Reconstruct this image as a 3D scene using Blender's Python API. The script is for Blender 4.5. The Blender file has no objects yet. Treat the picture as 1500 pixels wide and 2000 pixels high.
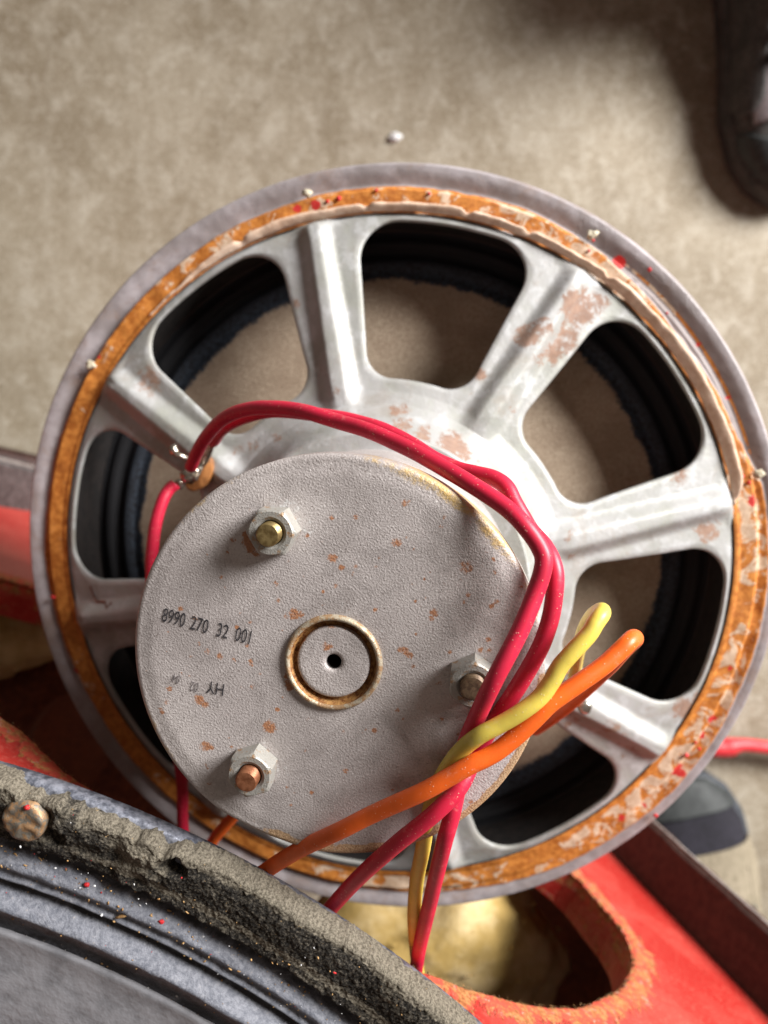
import bpy, math, random
from math import sin, cos, pi, radians, hypot, atan2, sqrt
from mathutils import Vector, Matrix, noise
random.seed(7)
S = bpy.context.scene
COL = S.collection

# ------------------------------------------------------------------ camera
H = 0.68                      # camera height above the concrete floor
F, CX, CY = 1500.0, 750.0, 1000.0
cam_data = bpy.data.cameras.new('camera')
cam = bpy.data.objects.new('camera', cam_data)
COL.objects.link(cam)
cam.location = (0, 0, H)
cam_data.sensor_fit = 'VERTICAL'
cam_data.sensor_height = 34.6667
cam_data.sensor_width = 26.0
cam_data.lens = 26.0
cam_data.clip_start = 0.01
cam_data.clip_end = 50
cam_data.dof.use_dof = True
cam_data.dof.focus_distance = 0.185
cam_data.dof.aperture_fstop = 11.0
S.camera = cam

# ------------------------------------------------------------------ light
world = bpy.data.worlds.new('World')
S.world = world
world.use_nodes = True
bg = world.node_tree.nodes['Background']
bg.inputs[0].default_value = (1.0, 0.80, 0.68, 1)
bg.inputs[1].default_value = 0.145
ld = bpy.data.lights.new('door_light', 'AREA')
ld.shape = 'RECTANGLE'
ld.size = 0.95
ld.size_y = 0.95
ld.energy = 172
ld.color = (1.0, 0.975, 0.95)
lo = bpy.data.objects.new('door_light', ld)
COL.objects.link(lo)
LD = Vector((0.72, 0.46, 0.46)).normalized()
lo.location = Vector((0, -0.1, 0.4)) + LD * 2.4
lo.rotation_euler = LD.to_track_quat('Z', 'Y').to_euler()
S.view_settings.view_transform = 'Standard'
S.view_settings.look = 'None'
S.view_settings.exposure = 0.0
S.view_settings.gamma = 1.0

# ------------------------------------------------------------------ maths
def at(x, y, d):
    """point seen at pixel x, y (1500 x 2000 photograph), d metres below the camera"""
    return Vector(((x - CX) / F * d, -(y - CY) / F * d, H - d))

def smooth(a, b, x):
    t = max(0.0, min(1.0, (x - a) / (b - a)))
    return t * t * (3 - 2 * t)

def lerp(a, b, t):
    return a + (b - a) * t

def table(tab, x):
    if x <= tab[0][0]:
        return tab[0][1]
    for (x0, y0), (x1, y1) in zip(tab, tab[1:]):
        if x <= x1:
            return lerp(y0, y1, (x - x0) / (x1 - x0))
    return tab[-1][1]

def nz(x, y, z=0.0):
    return noise.noise(Vector((x, y, z)))

# speaker frame (rim plane), fitted to the photograph
SC = Vector((0.00098, -0.0191, H - 0.30414))
SN = Vector((-0.11037, -0.14465, 0.98331)).normalized()
SX = Vector((0, 1, 0)).cross(SN).normalized()
SY = SN.cross(SX)
SM = Matrix(((SX.x, SY.x, SN.x, SC.x), (SX.y, SY.y, SN.y, SC.y), (SX.z, SY.z, SN.z, SC.z), (0, 0, 0, 1)))
SMI = SM.inverted()

def sp(x, y, h):
    """local speaker point on the plane h above the rim seen at pixel x, y"""
    d = at(x, y, 1.0) - Vector((0, 0, H))
    o = SC + SN * h - Vector((0, 0, H))
    t = (o.dot(SN)) / d.dot(SN)
    return SMI @ (d * t + Vector((0, 0, H)))

def spw(x, y, h):
    return SM @ sp(x, y, h)

def catmull(pts, n=12):
    P = [Vector(p) for p in pts]
    P = [P[0] * 2 - P[1]] + P + [P[-1] * 2 - P[-2]]
    out = []
    for i in range(1, len(P) - 2):
        a, b, c, d = P[i - 1:i + 3]
        for k in range(n):
            t = k / n
            out.append(0.5 * ((2 * b) + (c - a) * t + (2 * a - 5 * b + 4 * c - d) * t * t + (3 * b - a - 3 * c + d) * t ** 3))
    out.append(P[-2])
    return out

# ------------------------------------------------------------------ mesh helpers
def mesh_obj(name, verts, faces, mat, parent=None, smooth_=True, attrs=None):
    me = bpy.data.meshes.new(name)
    me.from_pydata([tuple(v) for v in verts], [], faces)
    if smooth_:
        me.polygons.foreach_set('use_smooth', [True] * len(me.polygons))
    if attrs:
        for k, vals in attrs.items():
            a = me.attributes.new(k, 'FLOAT', 'POINT')
            a.data.foreach_set('value', vals)
    me.materials.append(mat)
    me.update()
    o = bpy.data.objects.new(name, me)
    COL.objects.link(o)
    if parent:
        o.parent = parent
    return o

def empty(name, M=None):
    o = bpy.data.objects.new(name, None)
    o.empty_display_size = 0.01
    COL.objects.link(o)
    if M is not None:
        o.matrix_world = M
    return o

def tag(o, label=None, cat=None, group=None, kind=None):
    if label: o['label'] = label
    if cat: o['category'] = cat
    if group: o['group'] = group
    if kind: o['kind'] = kind
    return o

class MB:
    def __init__(s):
        s.v = []; s.f = []; s.a = {}
    def add(s, vs, fs):
        b = len(s.v)
        s.v += [Vector(v) for v in vs]
        s.f += [tuple(i + b for i in f) for f in fs]
        return b
    def lathe(s, prof, n=64, M=None, closed=False):
        vs = []
        for r, h in prof:
            for k in range(n):
                a = 2 * pi * k / n
                vs.append(Vector((r * cos(a), r * sin(a), h)))
        fs = []
        m = len(prof)
        for i in range(m - 1 + (1 if closed else 0)):
            i2 = (i + 1) % m
            for k in range(n):
                k2 = (k + 1) % n
                fs.append((i * n + k, i * n + k2, i2 * n + k2, i2 * n + k))
        if M: vs = [M @ v for v in vs]
        s.add(vs, fs)
    def tube(s, pts, r, n=16, cap=True, rf=None):
        pts = [Vector(p) for p in pts]
        T = []
        for i in range(len(pts)):
            T.append((pts[min(i + 1, len(pts) - 1)] - pts[max(i - 1, 0)]).normalized())
        up = Vector((0, 0, 1)) if abs(T[0].z) < .9 else Vector((1, 0, 0))
        nrm = (up - T[0] * up.dot(T[0])).normalized()
        vs = []
        for i, p in enumerate(pts):
            nrm = (nrm - T[i] * nrm.dot(T[i])).normalized()
            b = T[i].cross(nrm)
            rr = rf(i / (len(pts) - 1)) * r if rf else r
            for k in range(n):
                a = 2 * pi * k / n
                vs.append(p + (nrm * cos(a) + b * sin(a)) * rr)
        fs = []
        for i in range(len(pts) - 1):
            for k in range(n):
                k2 = (k + 1) % n
                fs.append((i * n + k, i * n + k2, (i + 1) * n + k2, (i + 1) * n + k))
        if cap:
            fs.append(tuple(range(n - 1, -1, -1)))
            fs.append(tuple((len(pts) - 1) * n + k for k in range(n)))
        s.add(vs, fs)
    def blob(s, c, r, sc=(1, 1, 1), n=8, M=None, rough=0.0, seed=0.0):
        vs = []; fs = []
        for i in range(n + 1):
            th = pi * i / n
            for k in range(2 * n):
                a = pi * k / n
                d = Vector((sin(th) * cos(a), sin(th) * sin(a), cos(th)))
                q = r * (1 + rough * noise.noise(d * 1.7 + Vector((seed, seed * .7, 0))))
                v = Vector((d.x * sc[0], d.y * sc[1], d.z * sc[2])) * q
                if M: v = M @ v
                vs.append(v + Vector(c))
        for i in range(n):
            for k in range(2 * n):
                k2 = (k + 1) % (2 * n)
                fs.append((i * 2 * n + k, (i + 1) * 2 * n + k, (i + 1) * 2 * n + k2, i * 2 * n + k2))
        s.add(vs, fs)
    def build(s, name, mat, parent=None, smooth_=True, attrs=None):
        return mesh_obj(name, s.v, s.f, mat, parent, smooth_, attrs)

def sharp(o, ang=35):
    """flat shade faces across hard edges"""
    me = o.data
    import bmesh
    bm = bmesh.new(); bm.from_mesh(me)
    for e in bm.edges:
        if len(e.link_faces) == 2 and e.calc_face_angle(0) > radians(ang):
            e.smooth = False
    bm.to_mesh(me); bm.free()

def bevel(o, w, seg=2):
    m = o.modifiers.new('bevel', 'BEVEL'); m.width = w; m.segments = seg; m.limit_method = 'ANGLE'
    m.angle_limit = radians(35)

# ------------------------------------------------------------------ node helpers
class NT:
    def __init__(s, name, bump_scale=True):
        s.m = bpy.data.materials.new(name); s.m.use_nodes = True
        s.t = s.m.node_tree; s.n = s.t.nodes
        s.b = s.n['Principled BSDF']
        s.tc = s.n.new('ShaderNodeTexCoord')
        s.co = s.tc.outputs['Object']
    def link(s, a, b): s.t.links.new(a, b)
    def setv(s, inp, v):
        if hasattr(v, 'is_output'): s.link(v, inp)
        elif isinstance(v, (tuple, list)) and len(v) == 3 and inp.type == 'RGBA': inp.default_value = (*v, 1)
        else: inp.default_value = v
    def noise(s, scale, detail=3, rough=.55, dist=0.0, co=None, out='Fac'):
        n = s.n.new('ShaderNodeTexNoise')
        s.link(co or s.co, n.inputs['Vector'])
        n.inputs['Scale'].default_value = scale; n.inputs['Detail'].default_value = detail
        n.inputs['Roughness'].default_value = rough; n.inputs['Distortion'].default_value = dist
        return n.outputs[out]
    def vor(s, scale, feature='F1', out='Distance', rnd=1.0):
        n = s.n.new('ShaderNodeTexVoronoi'); n.feature = feature
        s.link(s.co, n.inputs['Vector']); n.inputs['Scale'].default_value = scale
        n.inputs['Randomness'].default_value = rnd
        return n.outputs[out]
    def math(s, op, a, b=0.0, c=0.0, clamp=False):
        n = s.n.new('ShaderNodeMath'); n.operation = op; n.use_clamp = clamp
        s.setv(n.inputs[0], a); s.setv(n.inputs[1], b); s.setv(n.inputs[2], c)
        return n.outputs[0]
    def step(s, v, a, b):
        n = s.n.new('ShaderNodeMapRange'); n.interpolation_type = 'SMOOTHSTEP'
        s.setv(n.inputs[0], v); n.inputs[1].default_value = a; n.inputs[2].default_value = b
        return n.outputs[0]
    def mix(s, f, a, b, mode='MIX'):
        n = s.n.new('ShaderNodeMix'); n.data_type = 'RGBA'; n.blend_type = mode
        s.setv(n.inputs[0], f)
        s.setv(n.inputs[6], a); s.setv(n.inputs[7], b)
        return n.outputs[2]
    def attr(s, name):
        n = s.n.new('ShaderNodeAttribute'); n.attribute_name = name
        return n.outputs['Fac']
    def scaleco(s, v):
        n = s.n.new('ShaderNodeMapping'); s.link(s.co, n.inputs[0]); n.inputs['Scale'].default_value = v
        return n.outputs[0]
    def bump(s, h, dist, strength=1.0, prev=None):
        n = s.n.new('ShaderNodeBump'); n.inputs['Distance'].default_value = dist
        n.inputs['Strength'].default_value = strength
        s.link(h, n.inputs['Height'])
        if prev: s.link(prev, n.inputs['Normal'])
        s.link(n.outputs[0], s.b.inputs['Normal'])
        return n.outputs[0]
    def done(s, col=None, rough=None, metal=None, spec=None):
        if col is not None: s.setv(s.b.inputs['Base Color'], col)
        if rough is not None: s.setv(s.b.inputs['Roughness'], rough)
        if metal is not None: s.setv(s.b.inputs['Metallic'], metal)
        if spec is not None: s.setv(s.b.inputs['Specular IOR Level'], spec)
        return s.m

def make_concrete():
    m = NT('concrete')
    a = m.noise(3.2, 4, .6); b = m.noise(55, 5, .7, .5, co=m.scaleco((1, .7, 1))); c = m.noise(300, 4, .75); d = m.noise(9, 5, .7, .6)
    col = m.mix(m.step(a, .3, .7), (.19, .15, .10), (.285, .24, .172))
    col = m.mix(m.math('MULTIPLY', m.step(d, .40, .62), .7), col, (.345, .30, .23))
    col = m.mix(m.math('MULTIPLY', m.step(b, .46, .70), .55), col, (.46, .42, .35))
    col = m.mix(m.math('MULTIPLY', m.step(b, .50, .32), .35), col, (.20, .155, .10))
    col = m.mix(m.math('MULTIPLY', m.step(c, .52, .66), .5), col, (.62, .57, .48))
    col = m.mix(m.math('MULTIPLY', m.step(c, .46, .34), .65), col, (.17, .13, .085))
    m.bump(m.math('ADD', b, m.math('MULTIPLY', c, .5)), .0010, .5)
    return m.done(col, .7, 0, .35)

def make_basket():
    m = NT('dull_galvanised_metal')
    a = m.noise(28, 4, .6, .6); b = m.noise(140, 3, .6); c = m.noise(900, 2, .6)
    col = m.mix(m.step(a, .35, .65), (.30, .305, .28), (.40, .40, .395))
    col = m.mix(m.math('MULTIPLY', m.step(b, .5, .68), .6), col, (.52, .53, .54))
    col = m.mix(m.math('MULTIPLY', m.step(b, .48, .33), .35), col, (.36, .37, .32))
    r = m.math('ADD', m.attr('rust'), m.math('MULTIPLY', m.math('SUBTRACT', m.noise(330, 6, .8, .5), .5), 2.6))
    rust = m.step(r, .50, .80)
    sp_ = m.math('MULTIPLY', m.step(m.noise(330, 5, .8), .62, .72), m.step(m.noise(24, 3, .6), .45, .62))
    rust = m.math('MAXIMUM', rust, m.math('MULTIPLY', sp_, .7))
    stn = m.step(m.noise(48, 5, .75, 1.0), .52, .68)
    col = m.mix(m.math('MULTIPLY', stn, .45), col, (.30, .26, .22))
    rc = m.mix(m.noise(420, 3), (.16, .075, .045), (.42, .26, .18))
    col = m.mix(m.math('MULTIPLY', rust, .85), col, rc)
    ro = m.math('ADD', m.math('MULTIPLY', rust, .35), m.math('ADD', .42, m.math('MULTIPLY', b, .25)))
    n = m.bump(b, .0006, .5); m.bump(m.math('ADD', c, m.math('MULTIPLY', rust, .4)), .00015, .5, n)
    return m.done(col, ro, .12, .4)

def make_flange():
    m = NT('grey_flange_with_old_glue')
    a = m.noise(60, 4, .6); b = m.noise(420, 4, .7)
    grey = m.mix(m.step(a, .35, .65), (.27, .24, .24), (.40, .365, .38))
    grey = m.mix(m.math('MULTIPLY', m.step(m.noise(35, 5, .75, .5), .48, .66), .5), grey, (.26, .17, .12))
    grey = m.mix(m.math('MULTIPLY', m.step(b, .5, .7), .5), grey, (.25, .22, .235))
    dk = m.attr('dark')
    grey = m.mix(m.math('MULTIPLY', m.step(m.math('ADD', dk, m.math('MULTIPLY', m.math('SUBTRACT', a, .5), .8)), .3, .7), .7), grey, (.17, .13, .12))
    n1 = m.noise(120, 5, .7, .4)
    g = m.step(m.math('ADD', m.attr('glue'), m.math('MULTIPLY', m.math('SUBTRACT', n1, .5), 1.1)), .46, .54)
    n2 = m.noise(110, 5, .7, .8)
    be = m.step(m.math('ADD', m.attr('beige'), m.math('MULTIPLY', m.math('SUBTRACT', n2, .5), 2.2)), .47, .56)
    org = m.mix(m.step(b, .35, .65), (.38, .115, .014), (.62, .24, .045))
    org = m.mix(m.math('MULTIPLY', m.step(n1, .55, .7), .6), org, (.30, .08, .012))
    bei = m.mix(m.step(b, .35, .65), (.52, .36, .24), (.68, .52, .38))
    gl = m.mix(be, org, bei)
    col = m.mix(g, grey, gl)
    red = m.step(m.math('ADD', m.attr('redp'), m.math('MULTIPLY', m.math('SUBTRACT', m.noise(350, 3, .6), .5), 1.3)), .5, .58)
    col = m.mix(red, col, (.55, .03, .025))
    rough = m.math('ADD', .45, m.math('MULTIPLY', g, .2))
    h = m.math('ADD', m.math('MULTIPLY', g, .5), m.math('ADD', m.math('MULTIPLY', be, .35), m.math('MULTIPLY', b, .3)))
    n = m.bump(h, .0004, .6)
    m.bump(m.noise(1500, 2), .00012, .5, n)
    return m.done(col, rough, 0, .45)

def make_plate():
    m = NT('cast_zinc_plate')
    a = m.noise(22, 4, .6); f = m.noise(1900, 2, .55); g = m.noise(3600, 2, .6)
    col = m.mix(m.step(a, .35, .65), (.44, .40, .39), (.58, .535, .52))
    col = m.mix(m.math('MULTIPLY', m.step(f, .55, .72), .45), col, (.76, .74, .72))
    col = m.mix(m.math('MULTIPLY', m.step(f, .44, .28), .5), col, (.22, .19, .18))
    sm_ = m.step(m.noise(75, 6, .8, .8), .46, .60)
    col = m.mix(m.math('MULTIPLY', sm_, .38), col, (.27, .24, .23))
    fl = m.step(m.noise(900, 3, .8), .625, .67)
    col = m.mix(m.math('MULTIPLY', fl, .6), col, (.12, .085, .07))
    y = m.step(m.math('ADD', m.attr('yellow'), m.math('MULTIPLY', m.math('SUBTRACT', m.noise(330, 5, .8), .5), 1.6)), .35, .80)
    col = m.mix(m.math('MULTIPLY', y, m.math('ADD', .35, m.math('MULTIPLY', f, .8))), col, (.56, .36, .09))
    sd = m.step(m.math('ADD', m.attr('sand'), m.math('MULTIPLY', m.math('SUBTRACT', m.noise(300, 4, .7), .5), 1.1)), .42, .6)
    col = m.mix(m.math('MULTIPLY', sd, .9), col, m.mix(m.step(g, .4, .6), (.30, .16, .065), (.58, .40, .23)))
    wh = m.step(m.math('ADD', m.attr('white'), m.math('MULTIPLY', m.math('SUBTRACT', m.noise(700, 4, .7), .5), 1.6)), .5, .8)
    col = m.mix(m.math('MULTIPLY', wh, .6), col, (.74, .76, .76))
    r = m.math('ADD', m.attr('rust'), m.math('MULTIPLY', m.math('SUBTRACT', m.noise(620, 6, .85, .4), .5), 2.6))
    rust = m.step(r, .55, .85)
    sp_ = m.step(m.noise(480, 3, .7), .70, .75)
    rust = m.math('MAXIMUM', rust, m.math('MULTIPLY', sp_, .6))
    col = m.mix(m.math('MULTIPLY', rust, .88), col, m.mix(m.noise(1900, 3), (.14, .032, .008), (.56, .23, .07)))
    ro = m.math('ADD', .47, m.math('MULTIPLY', rust, .3))
    h = m.math('ADD', f, m.math('MULTIPLY', g, .35))
    m.bump(h, .00026, .7)
    return m.done(col, ro, m.math('MULTIPLY', m.math('SUBTRACT', 1.0, m.math('MAXIMUM', rust, sd)), .15), .5)

def make_zinc(name='zinc_nut', rustamt=.5, base=(.62, .62, .58)):
    m = NT(name)
    a = m.noise(500, 3, .7); f = m.noise(2200, 3, .6)
    col = m.mix(f, tuple(c * .75 for c in base), tuple(min(.85, c * 1.25) for c in base))
    rust = m.step(a, 1 - rustamt, 1 - rustamt + .12)
    col = m.mix(m.math('MULTIPLY', rust, .8), col, (.36, .20, .09))
    m.bump(f, .0003, .6)
    return m.done(col, .42, .3, .5)

def make_metal(name, c1, c2, rough=.35, metal=.9, scale=600):
    m = NT(name)
    a = m.noise(scale, 4, .65)
    col = m.mix(m.step(a, .35, .65), c1, c2)
    m.bump(a, .00015, .5)
    return m.done(col, rough, metal, .5)

def make_wire(name, c, dirt=.3):
    m = NT(name)
    a = m.noise(90, 3, .6); sp_ = m.vor(900, 'F1'); f = m.noise(2500, 2, .5)
    c2 = tuple(x * .78 for x in c)
    col = m.mix(m.step(a, .3, .7), c, c2)
    dust_light = m.math('MULTIPLY', m.step(sp_, .17, .10), m.step(m.noise(170, 2), .40, .56))
    scf = m.math('MULTIPLY', m.step(m.noise(300, 5, .8, .6), .56, .70), .28)
    col = m.mix(scf, col, m.mix(.5, col, (.75, .6, .5)))
    col = m.mix(m.math('MULTIPLY', dust_light, .45), col, (.78, .60, .42))
    dk = m.step(m.noise(520, 4, .8), .70, .74)
    col = m.mix(m.math('MULTIPLY', dk, dirt), col, (.12, .06, .02))
    n = m.bump(m.math('ADD', dust_light, m.math('MULTIPLY', f, .25)), .00012, .7)
    m.b.inputs['Coat Weight'].default_value = .0
    m.b.inputs['Subsurface Weight'].default_value = .12
    m.b.inputs['Subsurface Radius'].default_value = (.002, .001, .0006)
    m.b.inputs['Subsurface Scale'].default_value = .6
    return m.done(col, m.math('ADD', .36, m.math('MULTIPLY', a, .16)), 0, .5)

def make_cone():
    m = NT('cone_paper')
    # radius from the speaker axis in object space, ragged edge of the black lacquer
    s = m.n.new('ShaderNodeSeparateXYZ'); m.link(m.co, s.inputs[0])
    r = m.math('SQRT', m.math('ADD', m.math('MULTIPLY', s.outputs[0], s.outputs[0]), m.math('MULTIPLY', s.outputs[1], s.outputs[1])))
    n1 = m.noise(70, 2, .5); n2 = m.noise(650, 4, .75)
    rr = m.math('ADD', r, m.math('ADD', m.math("MULTIPLY", m.math("SUBTRACT", n1, .5), .006), m.math('MULTIPLY', m.math('SUBTRACT', n2, .5), .0055)))
    blk = m.step(rr, .1092, .1108)
    f = m.noise(900, 4, .75); g = m.noise(60, 4, .6)
    tan = m.mix(m.step(f, .3, .7), (.35, .26, .185), (.52, .415, .31))
    tan = m.mix(m.math('MULTIPLY', m.step(g, .4, .65), .5), tan, (.28, .20, .14))
    bl = m.mix(m.math('MULTIPLY', m.step(n2, .36, .60), m.step(rr, .122, .1106)), (.010, .010, .012), (.045, .06, .085))
    col = m.mix(blk, tan, bl)
    m.bump(m.math('ADD', f, m.math('MULTIPLY', blk, .5)), .0006, .7)
    return m.done(col, m.mix(blk, (.85, .85, .85), (.68, .68, .68)), 0, .3)

def make_wood():
    m = NT('red_painted_chipboard')
    w = m.attr('wear')
    f = m.noise(700, 4, .7); g = m.noise(26, 4, .6, .4)
    stc = m.noise(120, 5, .75, .8, co=m.scaleco((1, 1, .35)))
    red = m.mix(m.step(g, .35, .68), (.41, .018, .014), (.52, .065, .05))
    red = m.mix(m.math('MULTIPLY', m.step(f, .5, .7), .35), red, (.70, .22, .16))
    wf = m.step(m.math('ADD', w, m.math('MULTIPLY', m.math('SUBTRACT', stc, .5), 2.4)), .44, .54)
    wd = m.mix(m.step(f, .35, .62), (.26, .085, .02), (.48, .21, .075))
    wd = m.mix(m.math('MULTIPLY', m.step(m.noise(230, 5, .75, .6), .45, .55), .85), wd, (.58, .06, .04))
    wd = m.mix(m.math('MULTIPLY', m.step(m.noise(300, 4, .8), .58, .66), .75), wd, (.52, .33, .28))
    col = m.mix(wf, red, wd)
    dk = m.step(m.noise(240, 4, .8), .66, .71)
    col = m.mix(m.math('MULTIPLY', dk, .45), col, (.10, .05, .03))
    h = m.math('ADD', m.math('MULTIPLY', f, .6), m.math('ADD', m.math('MULTIPLY', wf, .5), m.math('MULTIPLY', m.math('MULTIPLY', stc, w), 1.4)))
    m.bump(h, .0006, .8)
    return m.done(col, m.math('ADD', .40, m.math('MULTIPLY', wf, .4)), 0, .45)

def make_plain(name, c1, c2, scale=200, rough=.7, bump=.0005, spec=.4, bs=.6, metal=0.0, detail=4):
    m = NT(name)
    a = m.noise(scale, detail, .65); b = m.noise(scale * .12, 3, .6)
    col = m.mix(m.step(m.math('ADD', m.math('MULTIPLY', a, .7), m.math('MULTIPLY', b, .3)), .38, .62), c1, c2)
    m.bump(a, bump, bs)
    return m.done(col, rough, metal, spec)

def make_foam():
    m = NT('dusty_foam_gasket')
    d = m.attr('dust')  # dust tone, with the lit look of the outer wall put in
    a = m.noise(420, 5, .8); b = m.noise(1500, 4, .8); c = m.noise(60, 4, .7, .5)
    lite = m.mix(m.step(b, .36, .62), (.11, .095, .072), (.31, .275, .215))
    dark = m.mix(m.step(b, .46, .68), (.028, .026, .024), (.19, .165, .13))
    k = m.step(m.math('ADD', d, m.math('MULTIPLY', m.math('SUBTRACT', m.math('ADD', m.math('MULTIPLY', c, .65), m.math('MULTIPLY', a, .35)), .5), 2.2)), .36, .66)
    col = m.mix(k, dark, lite)
    col = m.mix(m.math('MULTIPLY', m.step(m.noise(900, 2), .72, .76), .8), col, (.55, .36, .16))
    m.bump(m.math('ADD', m.math('MULTIPLY', a, .6), b), .0010, .9)
    return m.done(col, .95, 0, .15)

def make_rubber():
    m = NT('dusty_black_surround')
    d = m.attr('crest')  # crests lightened in the colour for the light they catch, plus dust
    a = m.noise(110, 6, .8, .8); b = m.noise(700, 4, .8)
    k = m.math('MULTIPLY', m.step(m.math('ADD', d, m.math('MULTIPLY', m.math('SUBTRACT', a, .5), 1.5)), .25, .8), .85)
    lite = m.mix(m.step(b, .3, .7), (.11, .12, .15), (.28, .29, .33))
    col = m.mix(k, (.018, .018, .022), lite)
    col = m.mix(m.math('MULTIPLY', m.step(b, .62, .72), .6), col, (.33, .28, .22))
    m.bump(m.math('ADD', a, m.math('MULTIPLY', b, .3)), .0012, .6)
    return m.done(col, m.math('ADD', .3, m.math('MULTIPLY', k, .35)), 0, .5)

M = {}
M['concrete'] = make_concrete()
M['basket'] = make_basket()
M['flange'] = make_flange()
M['plate'] = make_plate()
M['nut'] = make_zinc('zinc_nut', .46, (.38, .37, .34))
M['brass'] = make_metal('brass_bolt', (.19, .13, .05), (.36, .27, .12), .42, .7)
M['copper'] = make_metal('rusty_bolt', (.20, .07, .03), (.34, .14, .07), .45, .5)
M['darkbolt'] = make_metal('dark_bolt', (.09, .055, .035), (.22, .15, .09), .5, .4)
M['solder'] = make_metal('solder', (.28, .22, .16), (.62, .58, .52), .25, .9, 350)
M['fibre'] = make_plain('brown_fibreboard', (.17, .06, .015), (.36, .15, .045), 300, .6)
M['wire_red'] = make_wire('red_wire_insulation', (.64, .018, .058))
M['wire_yellow'] = make_wire('yellow_wire_insulation', (.76, .60, .10), .7)
M['wire_orange'] = make_wire('orange_wire_insulation', (.92, .145, .014), .5)
M['cone'] = make_cone()
M['wood'] = make_wood()
M['foam'] = make_foam()
M['rubber'] = make_rubber()
M['paper'] = make_plain('tan_gasket_paper', (.64, .44, .31), (.80, .62, .48), 260, .75, .0005)
M['trim'] = make_plain('black_brown_trim', (.035, .016, .014), (.07, .035, .03), 260, .5, .0003)
M['trimgrey'] = make_plain('worn_grey_edge', (.16, .14, .13), (.34, .31, .29), 380, .55, .0004)
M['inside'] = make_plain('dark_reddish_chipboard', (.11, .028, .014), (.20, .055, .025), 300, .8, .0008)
M['wool'] = make_plain('yellow_glass_wool', (.42, .29, .10), (.64, .50, .27), 42, .95, .002, .1, .9)
M['nearcone'] = make_plain('grey_coated_cone', (.27, .275, .30), (.42, .425, .46), 120, .55, .0008)
M['steel'] = make_plain('bluish_steel_rim', (.10, .11, .14), (.36, .38, .45), 500, .4, .0004, .5, .6, .5)
M['ink'] = make_plain('black_ink', (.012, .012, .016), (.06, .055, .06), 1500, .6, .0001)
M['inkfaint'] = make_plain('worn_black_ink', (.05, .04, .045), (.28, .25, .25), 1800, .6, .0001)
M['marker'] = make_plain('faded_red_brown_ink', (.14, .05, .035), (.22, .10, .07), 500, .7, .0001)
M['groove'] = make_plain('rusty_groove', (.16, .045, .012), (.48, .26, .09), 900, .6, .0004, .5, .8, .2)
M['black'] = make_plain('soot_black', (.008, .007, .007), (.018, .014, .013), 300, .9)  # near-black for the vent hole and the inner wall
M['shoeblack'] = make_plain('black_shoe_mesh', (.028, .028, .028), (.09, .085, .08), 380, .7, .0012, .3)
M['shoerubber'] = make_plain('grey_green_rubber', (.014, .017, .018), (.036, .042, .042), 100, .62, .0004)
M['shoesuede'] = make_plain('mauve_grey_suede', (.16, .135, .14), (.26, .225, .23), 220, .85, .0008)
M['shoered'] = make_plain('red_shoe_fabric', (.50, .015, .015), (.66, .04, .03), 300, .7)
M['shoelace'] = make_plain('olive_lace', (.09, .08, .05), (.17, .15, .10), 500, .8)
M['shoebeige'] = make_plain('beige_suede', (.20, .17, .115), (.30, .255, .185), 260, .85, .0008)
M['shoeblue'] = make_plain('blue_grey_rubber', (.025, .03, .036), (.06, .068, .08), 130, .5)
M['shoenavy'] = make_plain('navy_mesh', (.008, .0075, .012), (.02, .018, .028), 420, .85)
M['denim'] = make_plain('dark_trouser_cloth', (.03, .032, .045), (.06, .062, .08), 600, .9)
M['cream'] = make_plain('cream_glue', (.48, .42, .30), (.68, .62, .48), 700, .5)  # cream tone of the bright floor seen through the mounting holes
M['chip'] = make_plain('white_paint_chip', (.70, .70, .70), (.82, .82, .84), 300, .6)
M['redbit'] = make_plain('red_paint_bit', (.50, .015, .02), (.66, .04, .04), 800, .5)
M['sawdust'] = make_plain('sawdust', (.32, .17, .06), (.54, .34, .15), 900, .85)
M['dirt'] = make_plain('dark_dirt', (.05, .035, .02), (.16, .10, .05), 900, .9)
M['cable'] = make_plain('red_rubber_hose', (.58, .02, .03), (.70, .06, .07), 90, .45, .0003)

# ------------------------------------------------------------------ floor
n = 40
vs = []; fs = []
for i in range(n + 1):
    for j in range(n + 1):
        x = -3 + 6 * i / n; y = -3 + 6 * j / n
        vs.append((x, y, 0.0))
for i in range(n):
    for j in range(n):
        a = i * (n + 1) + j
        fs.append((a, a + n + 1, a + n + 2, a + 1))
floor = mesh_obj('floor', vs, fs, M['concrete'])
tag(floor, 'worn beige concrete floor under the speakers', kind='structure')

# ------------------------------------------------------------------ main speaker
SP = empty('speaker', SM)
tag(SP, 'round loudspeaker lying face down, grey spoked basket and big flat magnet plate in the centre', 'speaker')

SPOKE0 = 100.8
def ridge_bump(r, ph):
    d = (math.degrees(ph) - SPOKE0 + 22.5) % 45 - 22.5
    lat = abs(r * sin(radians(d)))
    w = lerp(.0052, .0046, smooth(.07, .12, r))
    b = smooth(w + .0026, w - .0034, lat) * (1 - .10 * min(1, lat / w) ** 2)
    b *= smooth(.0560, .0690, r) * smooth(.1318, .1275, r)
    return .0044 * b

HP = [(.050, .047), (.0535, .044), (.0555, .037), (.058, .0315), (.0615, .0275), (.066, .0250), (.070, .0238), (.128, .0052), (.1315, .0036), (.134, .003)]
def basket_h(r, ph):
    h = table(HP, r) + ridge_bump(r, ph)
    return h + .0003 * nz(r * cos(ph) * 60, r * sin(ph) * 60)

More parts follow.
